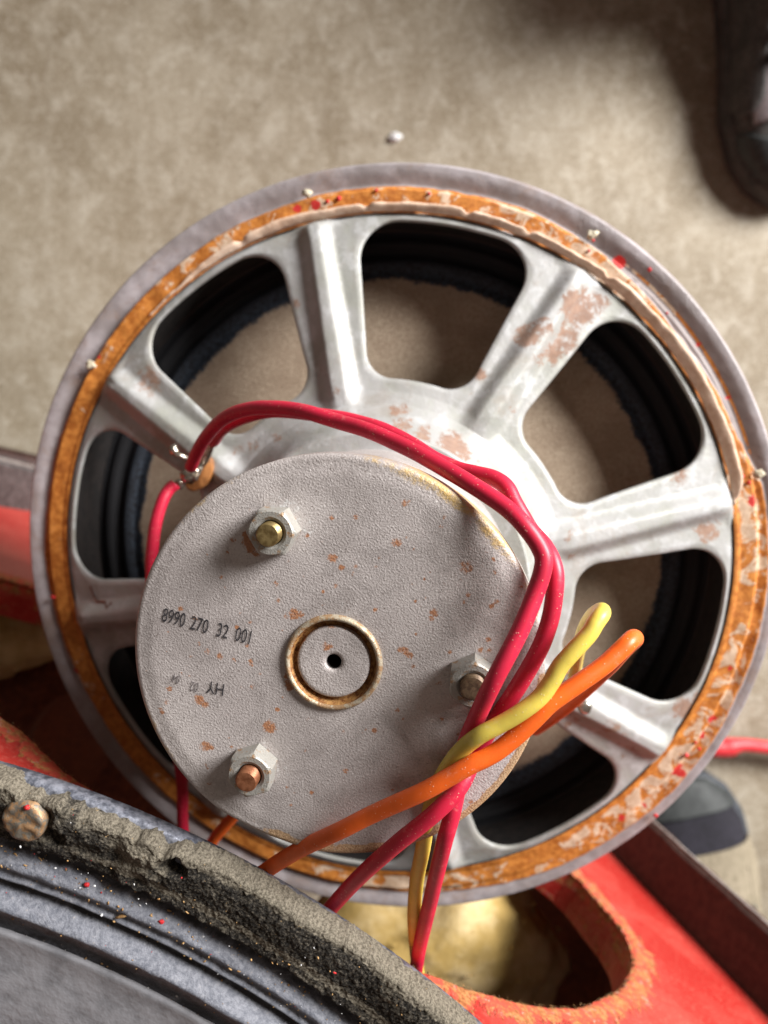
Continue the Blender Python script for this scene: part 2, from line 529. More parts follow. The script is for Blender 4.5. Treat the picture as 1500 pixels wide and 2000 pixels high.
RUST = [  # px, py, h, radius in m, strength
 (285, 740, .012, .006, .75), (300, 765, .012, .004, .6), (1030, 655, .018, .005, .9), (1060, 640, .014, .005, .7), (1130, 600, .010, .0085, .9),
 (1165, 590, .008, .006, .8), (1110, 660, .012, .006, .85), (1080, 690, .014, .005, .8), (1020, 660, .018, .004, .8), (937, 732, .018, .003, .9), (1050, 700, .016, .003, .6),
 (790, 800, .028, .003, .7), (770, 803, .028, .003, .8), (790, 833, .031, .0045, .8), (830, 845, .031, .0035, .8), (880, 870, .033, .0055, .95), (900, 885, .033, .0045, .9),
 (930, 905, .034, .003, .6), (1110, 1045, .026, .003, .7), (1115, 1090, .025, .0022, .6), (1385, 1040, .008, .0055, .85), (1360, 1035, .008, .004, .6), (1330, 930, .01, .004, .75),
 (1310, 940, .01, .003, .6), (1340, 1390, .008, .006, .9), (1365, 1375, .007, .005, .8), (1230, 1470, .010, .006, .6), (1190, 1420, .014, .006, .6), (1110, 1410, .018, .006, .6),
 (575, 590, .016, .003, .5), (580, 620, .016, .003, .5), (655, 760, .026, .003, .6), (540, 850, .027, .003, .6), (490, 870, .027, .0035, .6), (460, 880, .027, .003, .55), (590, 840, .028, .003, .5),
 (250, 830, .012, .006, .35), (330, 850, .018, .006, .4), (300, 880, .018, .005, .35), (1190, 1440, .016, .012, .42), (1000, 800, .024, .0025, .5), (980, 800, .024, .002, .5),
 (590, 500, .008, .002, .4), (170, 1190, .008, .004, .3), (650, 860, .03, .003, .5), (610, 880, .03, .003, .45), (745, 540, .012, .002, .3)]
RL = [(sp(a, b, h), r, s) for a, b, h, r, s in RUST]
def rust_at(v, L):
    m = 0.0
    for p, r, s in L:
        d = hypot(v.x - p.x, v.y - p.y)
        if d < r * 1.6:
            m = max(m, s * smooth(1.5, .35, d / r))
    return m

# one 45 degree sector around a window, then eight of them
def window_loop(NC=12, NS=26, NT_=20, NB=14):
    A1 = radians(15.3); A0 = radians(14.6); R1 = .1277; R0 = .0703
    ro = .0145; ri = .0095
    pts = []
    def arc_pt(r, a): return (a, r)
    # work in (angle, r); corners rounded with metric radii
    ao = ro / .119; ai = ri / .076
    for k in range(NB):                     # bottom centre -> right
        t = k / NB; pts.append((lerp(0, A0 - ai, t), R0))
    for k in range(NC):
        q = -pi / 2 + pi / 2 * k / NC; pts.append((A0 - ai + ai * cos(q), R0 + ri + ri * sin(q)))
    for k in range(NS):
        t = k / NS; pts.append((lerp(A0, A1, t), lerp(R0 + ri, R1 - ro, t)))
    for k in range(NC):
        q = pi / 2 * k / NC; pts.append((A1 - ao + ao * cos(q), R1 - ro + ro * sin(q)))
    for k in range(NT_ + 1):
        t = k / NT_; pts.append((lerp(A1 - ao, 0, t), R1))
    left = [(-a, r) for a, r in pts[1:-1]][::-1]
    return pts + left

WL = window_loop()
RC = .099; HA = radians(22.5); RI, RO = .0615, .1315
outer = []
for a, r in WL:
    du, dv = a, r - RC
    t = 1e9
    if abs(du) > 1e-9: t = min(t, HA / abs(du))
    if dv > 1e-9: t = min(t, (RO - RC) / dv)
    if dv < -1e-9: t = min(t, (RI - RC) / dv)
    outer.append([du * t, RC + dv * t])
for ca, cr in ((HA, RO), (-HA, RO), (HA, RI), (-HA, RI)):
    j = min(range(len(outer)), key=lambda i: ((outer[i][0] - ca) * .1) ** 2 + (outer[i][1] - cr) ** 2)
    outer[j] = [ca, cr]
LAY = 22
bv = []; bf = []
nl = len(WL)
for s_ in range(8):
    pc = radians(SPOKE0 - 22.5 - 45 * s_)
    base = len(bv)
    for L in range(-2, LAY + 1):
        for (a0, r0), (a1, r1) in zip(WL, outer):
            if L < 0:
                # rolled inner lip of the window
                r = r0 + (RC - r0) * .004 * (-L); a = a0 * (1 - .004 * (-L)); ph = pc + a
                bv.append(Vector((r * cos(ph), r * sin(ph), basket_h(r, ph) - .0009 * (-L))))
            else:
                t = L / LAY
                a = lerp(a0, a1, t); r = lerp(r0, r1, t); ph = pc + a
                lip = -.0005 * smooth(.12, 0, t)
                bv.append(Vector((r * cos(ph), r * sin(ph), basket_h(r, ph) + lip)))
    for L in range(LAY + 2):
        for k in range(nl):
            k2 = (k + 1) % nl
            bf.append((base + L * nl + k, base + L * nl + k2, base + (L + 1) * nl + k2, base + (L + 1) * nl + k))
# hub transition to the neck
hubr = [.0617, .060, .0585, .057, .0555, .054, .0525, .050]
base = len(bv); NH = 288
for r in hubr:
    for k in range(NH):
        ph = 2 * pi * k / NH
        bv.append(Vector((r * cos(ph), r * sin(ph), basket_h(r, ph))))
for i in range(len(hubr) - 1):
    for k in range(NH):
        k2 = (k + 1) % NH
        bf.append((base + i * NH + k, base + (i + 1) * NH + k, base + (i + 1) * NH + k2, base + i * NH + k2))
basket = mesh_obj('basket', bv, bf, M['basket'], SP, True, {'rust': [rust_at(v, RL) for v in bv]})
me = basket.data
import bmesh
bm = bmesh.new(); bm.from_mesh(me); bmesh.ops.remove_doubles(bm, verts=bm.verts, dist=.00002)
bmesh.ops.recalc_face_normals(bm, faces=bm.faces); bm.to_mesh(me); bm.free()

# flange with glue
GO = [(-180, .1418), (-160, .1410), (-120, .1405), (-90, .1415), (-60, .1435), (-40, .1445), (-20, .1440), (0, .1435), (12, .1425), (20, .1380), (40, .1360), (55, .1390), (68, .1405), (90, .1405), (110, .1400), (130, .1395), (150, .1400), (180, .1418)]
BE = [(-180, .25), (-150, .30), (-110, .40), (-95, .55), (-80, .62), (-68, .35), (-55, .42), (-45, .6), (-38, .75), (-25, .55), (-12, .45), (-2, .55), (8, .6), (18, .3), (35, .2), (52, .7), (62, .45), (80, .5), (100, .38), (120, .55), (130, .45), (150, .2), (180, .2)]
REDP = [(-36, .141, .004), (10, .138, .003), (-29, .140, .002), (52, .140, .0035), (35, .141, .0016), (100, .1365, .0025), (103, .137, .002), (144, .138, .0015), (-160, .1405, .002), (-48, .139, .003), (-26, .1395, .003), (-44, .1415, .0018), (26, .1405, .0015), (-17, .137, .0015)]
prof = []
def flange_h(r, ph):
    if r < .1385:
        h = lerp(.0036, .0030, smooth(.1315, .133, r))
    else:
        h = lerp(.0030, .0008, smooth(.1385, .1400, r))
    h += .0016 * smooth(.1395, .1465, r)
    h -= .0045 * smooth(.1475, .1500, r) ** 1.5
    return h
rs = [.1305 + .0187 * k / 44 for k in range(45)] + [.1497, .1501, .1503, .1502, .1498]
hs_extra = {45: -.0002, 46: -.0012, 47: -.0026, 48: -.004, 49: -.0052}
fv = []; ff = []; gl = []; be = []; rp = []; dk = []
NF = 720
for i, r in enumerate(rs):
    for k in range(NF):
        ph = 2 * pi * k / NF; dg = math.degrees(ph); dg = dg if dg <= 180 else dg - 360
        go = table(GO, dg) + .0006 * nz(dg * .11, 2.2) + .0003 * nz(dg * .5, 5)
        g = smooth(go + .0006, go - .0006, r) * .9
        # left-over glue line where most of it has come off
        h = flange_h(min(r, .1500), ph)
        if i >= 45: h = flange_h(.1497, ph) + hs_extra[i] + .0
        u = r * cos(ph); v = r * sin(ph)
        h += (.0009 * g * (1 + .7 * nz(u * 120, v * 120, 3)) if g > 0 else 0) + .00015 * nz(u * 300, v * 300)
        fv.append(Vector((u, v, h)))
        thin = smooth(60, 45, dg) * smooth(12, 20, dg)
        if thin > 0:
            g = max(g, .8 * thin * smooth(.0009, .0003, abs(r - .1412)))
        gl.append(g)
        be.append(.88 * table(BE, dg) * smooth(.1318, .1335, r) * (1 - .75 * smooth(go - .0008, go, r)) if not thin else .88 * table(BE, dg))
        q = 0.0
        for a, rr, w in REDP:
            d = hypot(u - rr * cos(radians(a)), v - rr * sin(radians(a)))
            q = max(q, .75 * smooth(1.3, .3, d / w))
        rp.append(q)
        dk.append(smooth(.1475, .143, r) * smooth(72, 45, dg) * smooth(-2, 12, dg) * .9)
for i in range(len(rs) - 1):
    for k in range(NF):
        k2 = (k + 1) % NF
        ff.append((i * NF + k, i * NF + k2, (i + 1) * NF + k2, (i + 1) * NF + k))
flange = mesh_obj('rim', fv, ff, M['flange'], SP, True, {'glue': gl, 'beige': be, 'redp': rp, 'dark': dk})

# torn paper gasket strip standing at the inside of the glue ring (right and top)
pv = []; pf = []
seg = 260; a0, a1 = 133, 10
for k in range(seg + 1):
    dg = lerp(a0, a1, k / seg); ph = radians(dg)
    w = .0030 * smooth(135, 112, dg) + .0016 * smooth(60, 35, dg)
    w *= (.85 + .28 * nz(dg * .09, 5.2) + .08 * nz(dg * .6, 1.1))
    for tear in (92, 76, 66, 52, 113):
        w *= 1 - .40 * smooth(1.2, .2, abs(dg - tear))
    w = max(w, .0006) * smooth(9, 14, dg)
    rin = .1313 + .0004 * nz(dg * .3, 8)
    for j in range(5):
        t = j / 4
        r = rin + w * t
        h = .0046 + .0022 * sin(t * pi * .55) * smooth(.0006, .003, w) + .0004 * nz(dg * .5, t * 2)
        pv.append(Vector((r * cos(ph), r * sin(ph), h)))
for k in range(seg):
    for j in range(4):
        a = k * 5 + j
        pf.append((a, a + 1, a + 6, a + 5))
pg = mesh_obj('gasket_strip', pv, pf, M['paper'], SP)
sm = pg.modifiers.new('solid', 'SOLIDIFY'); sm.thickness = .0005

# mounting holes: cream blobs stand for floor light showing through; specks of red paint
for x, y, h, r in ((600, 380, .003, .0019), (180, 714, .003, .0022), (1155, 460, .003, .0021), (1479, 925, .003, .0021), (385, 1655, .003, .002)):
    b = MB(); p = sp(x, y, h); b.blob((p.x, p.y, .0044), r * .9, (1, .8, .3), 8, None, .9, x)
    b.build('glue_plug', M['cream'], SP)
for x, y in ((640, 393), (838, 378), (662, 388), (1440, 915), (1448, 930), (1365, 1462), (1358, 1450), (1280, 1592), (1302, 612), (1268, 527), (1158, 470), (1150, 490), (1462, 942), (105, 1166), (300, 1235), (735, 372), (1340, 1475)):
    b = MB(); p = sp(x, y, .004)
    b.blob((p.x, p.y, .0044), random.uniform(.0005, .0011), (1, 1, .7), 5, None, .6, x)
    b.build('paint_speck', M['redbit'], SP)

# magnet assembly
b = MB()
b.lathe([(.0470, .0490), (.0470, .1125), (.0490, .1125)], 160)
body = b.build('magnet_body', M['plate'], SP); sharp(body)
b = MB()
b.lathe([(.0500, .0440), (.0520, .0440), (.0527, .0447), (.0527, .0485), (.0520, .0492), (.0470, .0492)], 160)
fp = b.build('front_plate', M['basket'], SP); sharp(fp)

PH = .120; PR = .0506
RP = [ # plate rust: px, py, radius m, strength
 (485, 1050, .0020, 1), (490, 1068, .0018, 1), (500, 1078, .0016, .9), (650, 1090, .0014, .85), (655, 1145, .0010, .8), (575, 1200, .0018, .9), (560, 1202, .0012, .7), (588, 1200, .0012, .9),
 (775, 1058, .0016, .85), (910, 1108, .0020, .85), (916, 1100, .0012, .7), (848, 1195, .0014, .8), (842, 1208, .001, .7), (790, 1270, .0014, .9), (800, 1280, .0012, .9), (780, 1268, .001, .8), (806, 1300, .0009, .7),
 (940, 1270, .0012, .8), (955, 1272, .001, .8), (948, 1130, .0008, .6), (527, 1420, .0022, .95), (527, 1415, .0015, .9), (390, 1368, .0018, .85), (402, 1376, .0012, .8), (326, 1370, .0012, .7), (402, 1458, .0018, .85), (415, 1460, .001, .8), (388, 1456, .001, .7),
 (388, 1258, .001, .75), (405, 1273, .0011, .7), (430, 1282, .0012, .85), (457, 1290, .0009, .75), (490, 1297, .0009, .7), (560, 1290, .0012, .65), (563, 1320, .0014, .8), (566, 1338, .0018, .9), (575, 1355, .001, .6),
 (540, 1140, .001, .7), (545, 1172, .0009, .6), (1080, 1330, .002, .4), (870, 1060, .001, .5), (690, 1120, .0008, .6), (760, 1125, .0008, .5), (860, 1335, .0010, .7), (815, 1390, .001, .5), (575, 1550, .0008, .6), (470, 1560, .0008, .4), (860, 1440, .001, .5), (1058, 1200, .0016, .6)]
PL = [(sp(a, b_, PH), r, s) for a, b_, r, s in RP]
for i_ in range(110):
    a_ = random.uniform(0, 2 * pi); q_ = PR * sqrt(random.random()) * .97
    PL.append((Vector((q_ * cos(a_), q_ * sin(a_), PH)), random.choice((.0005, .0006, .0008, .0010)), random.uniform(.6, .95)))
PW = [(sp(a, b_, PH), r, s) for a, b_, r, s in ((560, 1000, .0050, .6), (600, 1030, .004, .5), (540, 985, .004, .5), (505, 1465, .004, .5), (545, 1500, .004, .5), (515, 1170, .004, .5), (480, 1200, .004, .4), (675, 1190, .003, .5), (740, 1240, .003, .45))]
hole_c = sp(652, 1290, PH)
pv = []; pf = []; pr = []; py_ = []; ps = []; pw_ = []
prof = [(.0120 + (PR - .0012 - .0120) * k / 96, 0.0) for k in range(97)] + [(PR - .0006, -.0002), (PR - .0001, -.0006), (PR, -.0014), (PR, -.0040), (PR, -.0070), (PR - .0005, -.0078), (PR - .002, -.0080), (.046, -.0080)]
NP = 420
for i, (r, h) in enumerate(prof):
    for k in range(NP):
        ph = 2 * pi * k / NP; dg = math.degrees(ph); dg = dg if dg <= 180 else dg - 360
        rr = r
        # the stamped edge is not perfectly round
        if r > .045:
            rr = r - .0006 * smooth(-128, -118, dg) * smooth(-97, -108, dg) * ((r - .045) / .0056)
        v = Vector((rr * cos(ph), rr * sin(ph), PH + h))
        v.z += -.0004 * smooth(.045, .0495, r) * (1 if h > -.001 else 0)
        pv.append(v)
        pr.append(rust_at(v, PL))
        y = .68 * smooth(.0450, .0495, r) * smooth(15, 38, dg) * smooth(92, 62, dg)
        y = max(y, .5 * smooth(.0485, .0497, r) * (.6 + .4 * sin(dg * .11)))
        y = max(y, .6 * smooth(.047, .0495, r) * smooth(5, -5, dg) * smooth(-20, -8, dg) * 0)
        py_.append(y)
        s_ = .95 * smooth(.0462 + .0016 * nz(dg * .09, 2), .0486, r) * smooth(-52, -62, dg) * smooth(-122, -108, dg) * (.75 + .25 * nz(dg * .2, 7))
        s_ = max(s_, .9 * smooth(.0478, .0494, r) * smooth(4, -8, dg) * smooth(-70, -55, dg))
        ps.append(s_)
        pw_.append(rust_at(v, PW))
for i in range(len(prof) - 1):
    for k in range(NP):
        k2 = (k + 1) % NP
        pf.append((i * NP + k, i * NP + k2, (i + 1) * NP + k2, (i + 1) * NP + k)[::-1])
plate = mesh_obj('magnet_plate', pv, pf, M['plate'], SP, True, {'rust': pr, 'yellow': py_, 'sand': ps, 'white': pw_})

# centre boss: raised lip, rusty groove, inner disc with a small hole
def zero(o, extra=None):
    n_ = len(o.data.vertices)
    for k_ in ('rust', 'yellow', 'sand', 'white'):
        if extra and k_ in extra:
            a = o.data.attributes.new(k_, 'FLOAT', 'POINT'); a.data.foreach_set('value', extra[k_])
b = MB()
b.lathe([(.0121, PH - .0006), (.0120, PH + .0004), (.0117, PH + .0010), (.0113, PH + .0012), (.01085, PH + .0011), (.0106, PH + .0006)], 128)
lip = b.build('boss_lip', make_zinc('dirty_lip', .56, (.46, .40, .30)), plate)
b = MB()
b.lathe([(.01085, PH + .0010), (.0103, PH - .0005), (.0098, PH - .0017), (.0093, PH - .0020), (.0090, PH - .0016), (.0088, PH - .0004)], 128)
b.build('rusty_groove', M['groove'], plate)
b = MB()
b.lathe([(.0090, PH - .0018), (.0089, PH - .0002), (.0086, PH + .0001), (.0078, PH + .0001), (.0060, PH + .0001), (.0040, PH), (.0030, PH), (.0024, PH - .0001), (.0020, PH - .0004), (.0018, PH - .0008)], 128)
disc = b.build('centre_disc', M['plate'], plate)
dp = sp(637, 1262, PH)
zero(disc, {'rust': [max(rust_at(v.co, [(dp, .0016, 1.0), (dp + Vector((.0008, 0, 0)), .0012, .9)]), .5 * smooth(.0080, .0088, hypot(v.co.x, v.co.y))) for v in disc.data.vertices]})
b = MB()
b.lathe([(.00185, PH - .0006), (.00182, PH - .006), (.0001, PH - .0062)], 48)
b.build('vent_hole', M['black'], plate)

# nuts and bolts
def nut(px, py, rot, boltmat, hb, rb=.0028):
    p = sp(px, py, PH + .006)
    R = .0061; hN = .0055
    b = MB()
    ring = []
    n_ = 72
    rows = []
    for (f, z) in ((1.0, 0.0), (1.0, hN - .0009), (.985, hN - .0004), (.90, hN), (.62, hN + .0000), (.50, hN - .0004), (.46, hN - .0016)):
        row = []
        for k in range(n_):
            a = 2 * pi * k / n_
            hexr = R * cos(pi / 6) / cos(((a + pi / 6) % (pi / 3)) - pi / 6) if True else R
            # hexagon radius at angle a (corners at 0, 60, ...)
            aa = (a % (pi / 3)) - pi / 6
            hexr = R * cos(pi / 6) / cos(aa)
            cr = R * .975
            if f == 1.0: r = hexr
            elif f > .9: r = min(hexr, cr)
            elif f == .90: r = R * .90 * cos(pi / 6) / (cos(aa) ** .2) * 1.06
            else: r = R * f
            z_ = z
            if f == 1.0 and z > 0:
                z_ = z - .0009 * smooth(R * .93, R, hexr)
            row.append((r * cos(a), r * sin(a), z_))
        rows.append(row)
    vs = [v for row in rows for v in row]
    fs = []
    for i in range(len(rows) - 1):
        for k in range(n_):
            k2 = (k + 1) % n_
            fs.append((i * n_ + k, i * n_ + k2, (i + 1) * n_ + k2, (i + 1) * n_ + k))
    b.add(vs, fs)
    o = b.build('hex_nut', M['nut'], SP)
    sharp(o, 20)
    o.location = (p.x, p.y, PH - .0001); o.rotation_euler = (radians(1.5), radians(-1.5), radians(rot))
    b = MB()
    pr_ = []
    top = hN + hb
    k = 0
    z = hN - .0018
    while z < top - .0004:
        pr_ += [(rb, z), (rb - .00028, z + .0003)]
        z += .0006
    pr_ += [(rb, top - .0003), (rb - .0003, top), (rb - .0007, top + .00005), (.0003, top - .0001), (.00005, top - .0001)]
    b.lathe(pr_, 56)
    q = b.build('bolt', boltmat, o)
    sharp(q, 30)
    return o
nut(528, 1041, -2, M['brass'], .0026)
nut(924, 1340, 25, M['darkbolt'], .0018, .0030)
nut(486, 1517, 18, M['copper'], .0028, .0027)

# printed numbers
def text(s, px, py, ang, size, mat, dx=0.0, dz=.0002, name='lettering', sx=.78):
    cu = bpy.data.curves.new('txt', 'FONT'); cu.body = s; cu.size = size; cu.align_x = 'CENTER'; cu.align_y = 'CENTER'
    cu.space_character = 1.02; cu.offset = .0
    o = bpy.data.objects.new('txt', cu); COL.objects.link(o)
    bpy.context.view_layer.update()
    me = bpy.data.meshes.new_from_object(o.evaluated_get(bpy.context.evaluated_depsgraph_get()))
    bpy.data.objects.remove(o); bpy.data.curves.remove(cu)
    me.materials.clear(); me.materials.append(mat)
    t = bpy.data.objects.new(name, me); COL.objects.link(t); t.parent = plate
    p = sp(px, py, PH)
    t.location = (p.x + dx * cos(radians(ang)), p.y + dx * sin(radians(ang)), PH + dz)
    t.rotation_euler = (0, 0, radians(ang)); t.scale = (sx, 1, 1)
    return t
SZ = .0051
TA = -14.5
text('8990', 340, 1207, TA, SZ, M['ink'], 0, .00022, sx=.58)
text('270', 390, 1221, TA, SZ, M['ink'], sx=.60)
text('32', 435, 1233, TA, SZ, M['ink'], sx=.60)
text('001', 477, 1243, TA, SZ, M['ink'], 0, .00022, sx=.58)
text('HY', 422, 1343, TA + 180 + 4, .0046, M['ink'], sx=.74)
text('02', 380, 1340, TA + 180, .0036, M['inkfaint'], sx=.6)
text('04', 345, 1324, TA + 180 - 6, .0034, M['inkfaint'], sx=.6)
# faded handwriting on the left spoke
b = MB()
hw = [(165, 1150), (172, 1170), (182, 1180), (200, 1178), (208, 1188), (215, 1178), (224, 1190), (232, 1180), (240, 1190), (247, 1183), (255, 1192), (262, 1186)]
b.tube([sp(x, y, table(HP, .105) + .0002) for x, y in hw], .0006, 6)
for v in b.v:
    r = hypot(v.x, v.y); v.z = min(v.z, basket_h(r, atan2(v.y, v.x)) + .00035)
b.build('handwriting', M['marker'], SP)

# cone and inner parts
b = MB()
prof = [(.1290, -.0200), (.1265, -.0210), (.1245, -.0185), (.1225, -.0215), (.1205, -.0230), (.1185, -.0205), (.1165, -.0195), (.1145, -.0218), (.1130, -.0222)]
for k in range(30):
    t = k / 29
    prof.append((lerp(.112, .034, t), -.0215 + .018 * t ** 1.15))
prof += [(.033, -.003), (.033, .046)]
b.lathe(prof, 220)
cone = b.build('cone', M['cone'], SP)
b = MB()
b.lathe([(.1300, .0050), (.1298, -.0040), (.1292, -.0220), (.1285, -.0230)], 220)
b.build('inner_wall', M['black'], SP)
b = MB()
b.lathe([(.0335, .040), (.045, .040), (.0502, .0445)], 120)
b.build('spider', M['fibre'], SP)

# terminals
def terminal(px, py, h, ang, main=True):
    p = sp(px, py, h)
    t = empty('terminal'); t.parent = SP; t.location = p; t.rotation_euler = (0, 0, radians(ang))
    b = MB()
    # oval fibre base
    n_ = 40
    vs = [];
    for z, f in ((-.0035, 1), (.0008, 1), (.0012, .9)):
        for k in range(n_):
            a = 2 * pi * k / n_
            vs.append((.0072 * f * cos(a), .0042 * f * sin(a), z))
    fs = [(i * n_ + k, i * n_ + (k + 1) % n_, (i + 1) * n_ + (k + 1) % n_, (i + 1) * n_ + k) for i in range(2) for k in range(n_)]
    fs.append(tuple(2 * n_ + k for k in range(n_)))
    b.add(vs, fs)
    b.build('fibre_base', M['fibre'], t)
    return t
T1 = terminal(390, 925, .0285, 55)
def lug(pts, r, name='solder_lug', blobs=()):
    b = MB(); b.tube(catmull([SMI @ spw(*p) if False else sp(*p) for p in pts], 6), r, 10)
    for (x, y, h, rr) in blobs:
        p = sp(x, y, h); b.blob(p, rr, (1, 1, .9), 8, None, .45, x)
    return b.build(name, M['solder'], SP)
lug([(345, 948, .040), (362, 938, .040), (378, 928, .038), (388, 915, .036), (390, 905, .032)], .0013, blobs=((368, 930, .040, .0026), (379, 925, .040, .0024), (352, 945, .040, .0017)))
lug([(388, 918, .030), (402, 895, .036), (412, 872, .042), (416, 862, .044)], .0014, blobs=((404, 885, .038, .0018),))
lug([(385, 910, .030), (368, 898, .034), (352, 890, .036), (340, 884, .036), (336, 876, .036), (344, 872, .036)], .0011, blobs=((340, 880, .036, .0017),))
T2 = terminal(1100, 1340, .0285, -60)
lug([(1098, 1338, .030), (1105, 1332, .038), (1118, 1326, .042)], .0014, blobs=((1108, 1328, .038, .0024), (1121, 1327, .041, .0016)))
lug([(1095, 1350, .030), (1080, 1385, .034), (1060, 1410, .036)], .0013)
b = MB(); p = sp(1142, 1382, .028); b.blob(p, .0026, (1, 1, .4), 8, None, .2, 4); b.build('rivet', M['solder'], SP)

# ------------------------------------------------------------------ wires (world space)
WR = .00205
def wire(name, pts, mat, label, r=WR, group='thin insulated wires', n=10):
    b = MB()
    P = catmull([spw(*p) for p in pts], n)
    for i, p in enumerate(P):
        P[i] = p + Vector((nz(i * .07, 1.3), nz(i * .07, 4.1), 0)) * .0002 + Vector((nz(i * .21, 7.3), nz(i * .21, 2.1), 0)) * .00004
    b.tube(P, r, 22)
    o = b.build(name, mat)
    tag(o, label, 'wire', group)
    return o
wire('wire', [(372, 912, .046), (382, 888, .052), (405, 850, .061), (440, 816, .070), (490, 798, .077), (545, 797, .083), (600, 805, .088), (660, 823, .093), (720, 842, .099), (790, 872, .106), (850, 904, .112),
              (915, 943, .118), (980, 986, .123), (1023, 1025, .126), (1053, 1066, .127), (1062, 1103, .128), (1046, 1160, .129), (1015, 1233, .131), (967, 1325, .1325), (926, 1415, .1275), (905, 1470, .1245), (895, 1530, .1230), (883, 1590, .1235), (868, 1640, .122), (850, 1715, .113), (833, 1790, .102), (815, 1875, .088), (805, 1960, .074)],
     M['wire_red'], 'red wire running over the nut on the right and dropping straight down at lower centre')
wire('wire', [(416, 862, .045), (430, 843, .052), (460, 822, .060), (510, 806, .068), (560, 803, .074), (633, 812, .080), (690, 822, .084), (745, 838, .089), (800, 866, .094), (850, 897, .1), (893, 916, .104), (930, 926, .107), (962, 934, .109), (989, 952, .111), (1007, 986, .113), (1033, 1030, .115),
              (1063, 1066, .119), (1081, 1103, .122), (1084, 1147, .1235), (1075, 1212, .1238), (1054, 1268, .1235), (1023, 1322, .1230), (989, 1376, .1226), (958, 1420, .1224), (925, 1480, .1224), (895, 1540, .1265), (845, 1592, .1275), (770, 1652, .124), (700, 1715, .116), (640, 1780, .105), (580, 1845, .092)],
     M['wire_red'], 'red wire lying right of the other, passing under the yellow one to the lower left')
wire('wire', [(342, 945, .042), (330, 956, .043), (318, 978, .045), (305, 1020, .047), (298, 1068, .048), (296, 1115, .048), (300, 1200, .048), (320, 1320, .048), (345, 1450, .045), (356, 1530, .042), (357, 1600, .04), (362, 1670, .036), (370, 1780, .03)],
     M['wire_red'], 'short red wire from the left solder lug down behind the magnet plate', r=.0021)
wire('wire', [(1119, 1329, .042), (1124, 1305, .056), (1130, 1272, .075), (1140, 1235, .095), (1154, 1208, .110), (1168, 1196, .119), (1176, 1194, .1235), (1174, 1202, .1265), (1163, 1219, .128), (1149, 1240, .129), (1119, 1273, .130), (1093, 1303, .1305), (1076, 1333, .131), (1054, 1362, .1315), (1020, 1389, .132), (980, 1413, .132), (937, 1437, .1318), (900, 1466, .1295), (874, 1500, .127), (852, 1545, .122), (836, 1600, .119), (825, 1660, .114), (814, 1720, .106), (808, 1790, .097), (812, 1860, .084), (822, 1950, .070)],
     M['wire_yellow'], 'yellow wire looped up at the right and laid over both red wires', r=.00195)
wire('wire', [(1045, 1425, .034), (1075, 1405, .045), (1110, 1378, .058), (1150, 1342, .074), (1190, 1302, .092), (1222, 1266, .107), (1238, 1250, .114), (1238, 1246, .119), (1228, 1256, .1225), (1205, 1277, .124), (1175, 1303, .1255), (1127, 1337, .1275), (1077, 1372, .129), (1041, 1407, .1298), (1002, 1443, .1305), (963, 1472, .1312), (919, 1495, .132), (880, 1516, .132), (820, 1549, .1315), (740, 1585, .128), (660, 1624, .1245), (580, 1662, .117), (520, 1700, .109), (480, 1730, .102), (430, 1780, .090)],
     M['wire_orange'], 'orange wire crossing on top of the yellow and red wires to the lower left', r=.0021)
wire('wire', [(520, 1520, .05), (480, 1570, .045), (440, 1612, .040), (412, 1648, .036), (385, 1700, .03)], M['wire_orange'],
     'short orange wire end below the magnet plate, behind the black gasket', r=.0021)

# ------------------------------------------------------------------ cabinet
KA, KB, KC = -2.89, -.00269, .00503
def kd(x, y):
    return 1.0 / (KA + KB * x + KC * y)
def kp(x, y):
    return at(x, y, kd(x, y))
KN = Vector((0.47154, 0.88173, 0.01432)).normalized()     # outward normal of the front board
KO = kp(600, 1600)
KU = (Vector((0, 0, 1)).cross(KN)).normalized(); KV = KN.cross(KU)
def k2(p):
    q = p - KO; return (q.dot(KU), q.dot(KV))
def k3(u, v, n_=0.0):
    return KO + KU * u + KV * v + KN * n_
hole = [(0, 1395), (50, 1430), (125, 1500), (190, 1545), (270, 1600), (380, 1668), (500, 1738), (630, 1806), (755, 1865), (830, 1895), (940, 1935), (1000, 1953), (1080, 1963), (1140, 1960), (1190, 1943), (1225, 1915), (1237, 1880), (1225, 1830), (1170, 1760), (1115, 1700), (1010, 1620), (880, 1530), (700, 1430), (500, 1330), (300, 1230), (150, 1172), (65, 1146), (0, 1128), (-120, 1110), (-260, 1120), (-330, 1170), (-320, 1240), (-230, 1295), (-110, 1345)]
board = [(-120, 1420), (60, 1530), (300, 1660), (500, 1780), (755, 1905), (860, 1965), (960, 2040), (1100, 2110), (1400, 2170), (1640, 2150), (1500, 1985), (1340, 1818), (1190, 1661), (1040, 1520), (900, 1400), (700, 1270), (480, 1135), (300, 1045), (150, 995), (60, 972), (0, 963), (-150, 945), (-420, 930), (-520, 1050), (-480, 1200), (-330, 1330)]
def ray_poly(poly, c, ang):
    d = (cos(ang), sin(ang)); best = 0
    for (x0, y0), (x1, y1) in zip(poly, poly[1:] + poly[:1]):
        ex, ey = x1 - x0, y1 - y0
        den = d[0] * ey - d[1] * ex
        if abs(den) < 1e-12: continue
        t = ((x0 - c[0]) * ey - (y0 - c[1]) * ex) / den
        s_ = ((x0 - c[0]) * d[1] - (y0 - c[1]) * d[0]) / den
        if -1e-6 <= s_ <= 1 + 1e-6 and t > best: best = t
    return best
h2 = [k2(p) for p in catmull([kp(*p) for p in hole] + [kp(*hole[0])], 6)][:-1]
b2 = [k2(kp(*p)) for p in board]
hc = (sum(p[0] for p in h2) / len(h2), sum(p[1] for p in h2) / len(h2))
